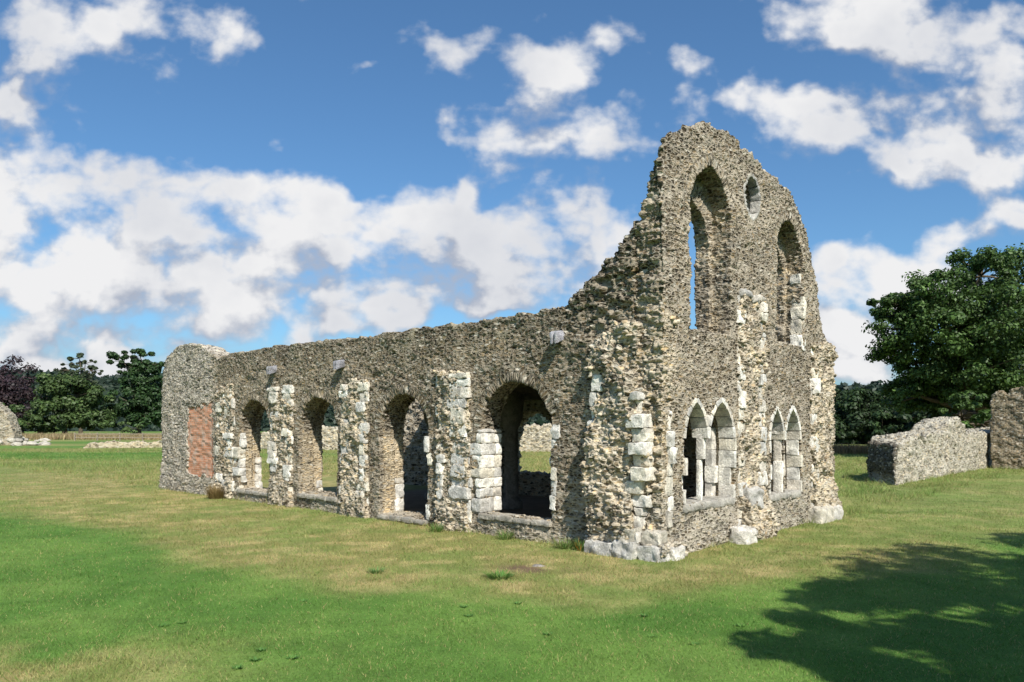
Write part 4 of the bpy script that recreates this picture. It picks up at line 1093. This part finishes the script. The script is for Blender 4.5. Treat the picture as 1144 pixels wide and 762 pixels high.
for k, (u, v, Yc, ru, lab) in enumerate([(925, 448, 96, 26, 'dark wood edge tree just right of the gable wall'), (958, 446, 90, 28, 'dark wood edge tree left of the big oak'), (995, 450, 88, 30, 'dark wood edge tree under the left side of the big oak'), (1050, 440, 84, 36, 'dark wood edge tree behind the middle of the low pale wall'), (1110, 440, 84, 40, 'dark wood edge tree behind the junction of the two right walls'), (1170, 440, 84, 44, 'dark wood edge tree beyond the right edge wall')]):
    treepx('wood_edge_tree', lab, Yc, u, [(u, v + 8, ru, 22, 0), (u - 14, v + 30, ru * .9, 22, -2), (u + 16, v + 28, ru * .9, 24, -1), (u + 4, v - 4, ru * .5, 12, 0), (u, v + 48, ru, 14, -3)], 0.4, 12000, [(.026, .050, .016), (.036, .064, .020), (.020, .040, .013)], 60 + k, .3, 3, group='trees along the dark wood')
# trees beyond the arches
for k, (u, lab) in enumerate([(300, 'tree behind the far wall seen through the leftmost arch'), (370, 'tree behind the far wall seen through the arch beside it'), (600, 'tree behind the far wall seen through the right arch')]):
    pass
# shade tree out of frame to the right: its crown throws the shade on the lawn
tree('broad_tree', 'big oak just outside the right edge whose shade falls across the lawn', 10.1, -.5, 12, [(0, 0, 8.6, 3.2, 3.2, 2.2), (2.6, 2.6, 7.6, 2.8, 2.8, 2.0), (-2.0, -1.6, 7.4, 2.2, 2.0, 1.6), (1.0, -2.4, 8, 2.6, 2.4, 1.8), (4.4, 5.0, 8.2, 2.8, 2.6, 1.8), (-4.6, -2.2, 7.4, 1.4, 1.2, .8), (-3.6, .2, 7.8, 1.5, 1.4, 1.0), (-2.0, 1.0, 8.2, 2.2, 2.0, 1.4), (-4.5, -.9, 7.8, 1.0, .9, .6), (1.5, 1.6, 10.0, 2.8, 2.6, 1.6), (3.4, -.5, 8.2, 3, 3, 2), (6, 2.5, 8, 3, 3, 2)], .27, 62000, DK, 81, .45, 4.4)

# ---- wooded hill ---------------------------------------------------------------------------
hx = np.linspace(-420, 420, 120); hy = np.linspace(260, 520, 40)
X, Y = np.meshgrid(hx, hy, indexing='ij')
prof = np.interp(X, [-420, -250, -180, -120, -60, 0, 80, 140, 220, 420], [24, 25, 23, 24, 19, 12, 12, 17, 20, 20])
Z = prof * sstep(255, 345, Y) * (1 - .2 * sstep(420, 520, Y)) - .5 + 2.4 * (fbm(X * .05, Y * .05, 0, 4, 400) - .5) * sstep(260, 300, Y)
ix = np.arange(X.size).reshape(X.shape); Fq = np.stack([ix[:-1, :-1], ix[1:, :-1], ix[1:, 1:], ix[:-1, 1:]], -1).reshape(-1, 4)
o = mesh_obj('hill', np.stack([X.ravel(), Y.ravel(), Z.ravel()], -1), Fq, M_GROUND, None, np.tile(np.array([[.022, .036, .022]]), (X.size, 1)))
tag(o, 'low dark wooded hill behind the trees', 'hill', kind='structure')
r = np.random.default_rng(5); n = 60000
X = r.uniform(-400, 400, n); Yw = r.uniform(262, 420, n)
clx = fbm(X * .09, Yw * .09, 0, 3, 410)
pz = np.interp(X, [-420, -250, -180, -120, -60, 0, 80, 140, 220, 420], [24, 25, 23, 24, 19, 12, 12, 17, 20, 20]) * sstep(255, 345, Yw) + 7 * (clx - .35) + r.uniform(-2, 1.5, n)
P = np.stack([X, Yw, np.maximum(pz, .5)], -1); Nn = r.normal(size=(n, 3)) + np.array([0, -.5, .7]); Nn /= np.linalg.norm(Nn, axis=1, keepdims=True)
a = np.cross(Nn, r.normal(size=(n, 3))); a /= np.linalg.norm(a, axis=1, keepdims=True); b = np.cross(Nn, a); sz = r.uniform(.8, 1.9, n)[:, None]
Q = np.stack([P - a * sz, P - b * sz * .6, P + a * sz, P + b * sz * .6], 1)
cw = np.array([(.022, .040, .026), (.028, .050, .030), (.018, .034, .024)])[r.integers(0, 3, n)] * (.7 + .6 * clx)[:, None]
o = mesh_obj('woods', Q.reshape(-1, 3), np.arange(4 * n).reshape(-1, 4), M_LEAF, None, np.repeat(cw, 4, 0), smooth=False)
tag(o, 'far dark woodland covering the low hill', 'woods', kind='stuff')

# ================================================================== SKY
SUN_AZ, SUN_EL = math.radians(19), math.radians(45)        # azimuth to the right of straight behind the camera
sdir = Vector((math.sin(SUN_AZ) * math.cos(SUN_EL), -math.cos(SUN_AZ) * math.cos(SUN_EL), math.sin(SUN_EL)))
sun = bpy.data.lights.new('sun', 'SUN'); sun.energy = 5.0; sun.angle = math.radians(.5); sun.color = (1.0, .94, .84)
so = bpy.data.objects.new('sun', sun); COL.objects.link(so); so.rotation_euler = sdir.to_track_quat('Z', 'Y').to_euler(); so.location = (20, -20, 30)

wd = bpy.data.worlds.new('World'); SC.world = wd; wd.use_nodes = True
nt = wd.node_tree; N_ = nt.nodes; L_ = nt.links
for q in list(N_): N_.remove(q)
def math_node(tree, op, a, b=None, c=None, clamp=False):
    n = tree.nodes.new('ShaderNodeMath'); n.operation = op; n.use_clamp = clamp
    for i, v in enumerate((a, b, c)):
        if v is None: continue
        if isinstance(v, (int, float)): n.inputs[i].default_value = v
        else: tree.links.new(v, n.inputs[i])
    return n.outputs[0]
def vec_node(tree, op, a, b=None, c=None):
    n = tree.nodes.new('ShaderNodeVectorMath'); n.operation = op
    for i, v in enumerate((a, b, c)):
        if v is None: continue
        if isinstance(v, (tuple, list)): n.inputs[i].default_value = v
        else: tree.links.new(v, n.inputs[i])
    return n
# clouds, as places in the sky: direction (x/y, z/y), size, weight
CLOUDS = [(100, 25, 110, 42, 1.0), (15, 100, 22, 40, .7), (250, 30, 40, 40, .75), (10, 185, 90, 40, .85), (14, 140, 26, 36, .7),  (80, 195, 40, 18, .7), (100, 250, 95, 50, 1.0), (20, 300, 110, 70, 1.0), (45, 258, 60, 30, .6), (255, 268, 50, 26, .6),  (160, 320, 80, 40, .9), (230, 300, 60, 30, .7), (260, 340, 90, 30, .9),
          (220, 220, 60, 24, .8), (300, 230, 80, 30, .9), (390, 240, 70, 28, .9), (450, 280, 100, 40, 1.0), (560, 265, 90, 40, 1.0), (660, 265, 75, 50, 1.05), (540, 315, 150, 30, .9), (310, 375, 50, 16, .9), (425, 362, 48, 18, 1.0), (560, 345, 60, 10, .7), (100, 385, 90, 22, .7), (60, 415, 160, 24, .7), (300, 415, 160, 20, .6), (1000, 430, 200, 26, .6),
          (635, 150, 80, 30, 1.1), (605, 70, 44, 20, .95), (600, 105, 28, 14, .75), (500, 48, 50, 24, .9), (690, 40, 42, 20, .95), (420, 76, 24, 10, .8), (498, 140, 18, 16, .6), (520, 198, 20, 16, .8),
          (940, 15, 80, 40, .9), (1050, 30, 90, 40, .9), (770, 70, 50, 16, .6), (850, 115, 90, 26, .8), (940, 130, 70, 26, .6), (1020, 165, 90, 28, .95), (1110, 100, 50, 36, .9), (1100, 190, 70, 24, .8), (1140, 240, 60, 26, .9), (1075, 262, 30, 16, .8), (960, 300, 80, 26, .85), (950, 390, 50, 34, 1.0), (1040, 330, 120, 40, .8),
          (-200, 200, 150, 120, .9), (1350, 150, 150, 120, .8), (500, -150, 250, 60, .6), (1000, -120, 200, 60, .6)]
grp = bpy.data.node_groups.new('cloud_field', 'ShaderNodeTree')
grp.interface.new_socket('Dir', in_out='INPUT', socket_type='NodeSocketVector'); grp.interface.new_socket('Density', in_out='OUTPUT', socket_type='NodeSocketFloat')
gi, go = grp.nodes.new('NodeGroupInput'), grp.nodes.new('NodeGroupOutput')
sep = grp.nodes.new('ShaderNodeSeparateXYZ'); grp.links.new(gi.outputs[0], sep.inputs[0])
yy = math_node(grp, 'MAXIMUM', math_node(grp, 'ABSOLUTE', sep.outputs[1]), .05)
px = math_node(grp, 'DIVIDE', sep.outputs[0], yy); pz = math_node(grp, 'DIVIDE', sep.outputs[2], yy)
cb = grp.nodes.new('ShaderNodeCombineXYZ'); grp.links.new(px, cb.inputs[0]); grp.links.new(pz, cb.inputs[1])
# ragged outlines: bend the coordinates with noise before placing the clouds
wn = grp.nodes.new('ShaderNodeTexNoise'); wn.noise_dimensions = '2D'; wn.inputs['Scale'].default_value = 7; wn.inputs['Detail'].default_value = 4; grp.links.new(cb.outputs[0], wn.inputs['Vector'])
wv = vec_node(grp, 'MULTIPLY_ADD', wn.outputs['Color'], (.10, .07, 0), (-.05, -.035, 0))
pw = vec_node(grp, 'ADD', cb.outputs[0], wv.outputs[0])
acc = None
for (u, v, ru, rv, wt) in CLOUDS:
    ru *= 1.15; rv *= 1.15
    ix_, iz_ = F / ru, F / rv
    q = vec_node(grp, 'MULTIPLY_ADD', pw.outputs[0], (ix_, iz_, 0), (-(u - U0) / ru, (v - V0) / rv, 0))
    dd = vec_node(grp, 'DOT_PRODUCT', q.outputs[0], q.outputs[0]).outputs['Value']
    ex = math_node(grp, 'EXPONENT', math_node(grp, 'MULTIPLY', dd, -1.0))
    acc = math_node(grp, 'MULTIPLY', ex, wt) if acc is None else math_node(grp, 'MULTIPLY_ADD', ex, wt, acc)
acc = math_node(grp, 'MINIMUM', acc, 1.0)
st = vec_node(grp, 'MULTIPLY', cb.outputs[0], (1.0, 1.35, 1.0))
fn = grp.nodes.new('ShaderNodeTexNoise'); fn.noise_dimensions = '2D'; fn.inputs['Scale'].default_value = 9; fn.inputs['Detail'].default_value = 9; fn.inputs['Roughness'].default_value = .54; grp.links.new(st.outputs[0], fn.inputs['Vector'])
vo = grp.nodes.new('ShaderNodeTexVoronoi'); vo.voronoi_dimensions = '2D'; vo.feature = 'SMOOTH_F1'; vo.inputs['Scale'].default_value = 15; vo.inputs['Detail'].default_value = 2; vo.inputs['Roughness'].default_value = .55; vo.inputs['Smoothness'].default_value = .35
grp.links.new(vec_node(grp, 'ADD', st.outputs[0], vec_node(grp, 'SCALE', wv.outputs[0]).outputs[0]).outputs[0], vo.inputs['Vector'])
d1 = math_node(grp, 'MULTIPLY_ADD', math_node(grp, 'SUBTRACT', fn.outputs['Fac'], .5), 1.95, acc)
d2 = math_node(grp, 'MULTIPLY_ADD', math_node(grp, 'SUBTRACT', .42, vo.outputs['Distance']), .42, d1)
grp.links.new(d2, go.inputs[0])

tc = N_.new('ShaderNodeTexCoord'); nv = vec_node(nt, 'NORMALIZE', tc.outputs['Generated'])
def field(offset):
    g = N_.new('ShaderNodeGroup'); g.node_tree = grp
    src = nv.outputs[0]
    if offset: src = vec_node(nt, 'ADD', src, offset).outputs[0]
    L_.new(src, g.inputs[0]); return g.outputs[0]
D0 = field(None); D1 = field((.010, 0, .030)); D2 = field((.015, 0, .075))
def maprange(v, a, b, c=0., d=1., smooth=True):
    m = N_.new('ShaderNodeMapRange'); m.interpolation_type = 'SMOOTHSTEP' if smooth else 'LINEAR'
    for i, q in zip((1, 2, 3, 4), (a, b, c, d)): m.inputs[i].default_value = q
    L_.new(v, m.inputs[0]); return m.outputs[0]
cov = maprange(D0, .22, .92)
lit = math_node(nt, 'SUBTRACT', D0, math_node(nt, 'MULTIPLY', math_node(nt, 'ADD', D1, D2), .5))
lit = maprange(lit, -.46, .24)
dens = maprange(D0, .75, 1.7, 0., .14)
big = N_.new('ShaderNodeTexNoise'); big.inputs['Scale'].default_value = 5.5; big.inputs['Detail'].default_value = 5; big.inputs['Roughness'].default_value = .5; L_.new(nv.outputs[0], big.inputs['Vector'])
lit = math_node(nt, 'ADD', lit, maprange(big.outputs['Fac'], .35, .65, -.30, .12))
lit = math_node(nt, 'SUBTRACT', lit, dens, clamp=True)
cr = N_.new('ShaderNodeMix'); cr.data_type = 'RGBA'; cr.inputs['A'].default_value = (.47, .52, .63, 1); cr.inputs['B'].default_value = (.97, .97, .98, 1); L_.new(lit, cr.inputs['Factor'])
sky = N_.new('ShaderNodeTexSky'); sky.sky_type = 'NISHITA'; sky.sun_disc = False; sky.sun_elevation = SUN_EL; sky.sun_rotation = math.pi - SUN_AZ
sky.air_density = 1.0; sky.dust_density = 1.3; sky.ozone_density = 2.6
SKYS = .085
tint = vec_node(nt, 'MULTIPLY', sky.outputs[0], (.76, 1.10, 1.30))
cl = vec_node(nt, 'SCALE', cr.outputs['Result']); cl.inputs['Scale'].default_value = .70 / SKYS
mix = N_.new('ShaderNodeMix'); mix.data_type = 'RGBA'; L_.new(cov, mix.inputs['Factor']); L_.new(tint.outputs[0], mix.inputs['A']); L_.new(cl.outputs[0], mix.inputs['B'])
bg = N_.new('ShaderNodeBackground'); bg.inputs['Strength'].default_value = SKYS; L_.new(mix.outputs['Result'], bg.inputs['Color'])
wo = N_.new('ShaderNodeOutputWorld'); L_.new(bg.outputs[0], wo.inputs['Surface'])

# ================================================================== CAMERA
cam = bpy.data.cameras.new('camera'); co = bpy.data.objects.new('camera', cam); COL.objects.link(co)
co.location = (0, 0, EYE); co.rotation_euler = (math.radians(90), 0, 0)
cam.sensor_width = 36; cam.lens = F / 1144 * 36; cam.shift_y = (V0 - 381) / 1144; cam.clip_end = 4000; cam.clip_start = .1
SC.camera = co
SC.view_settings.view_transform = 'Standard'; SC.view_settings.look = 'None'; SC.view_settings.exposure = .36; SC.view_settings.gamma = 1
wd.cycles.sampling_method = 'MANUAL'; wd.cycles.sample_map_resolution = 256
SC.cycles.use_adaptive_sampling = True; SC.cycles.adaptive_threshold = .02; SC.cycles.max_bounces = 6; SC.cycles.transparent_max_bounces = 4; SC.cycles.use_denoising = True
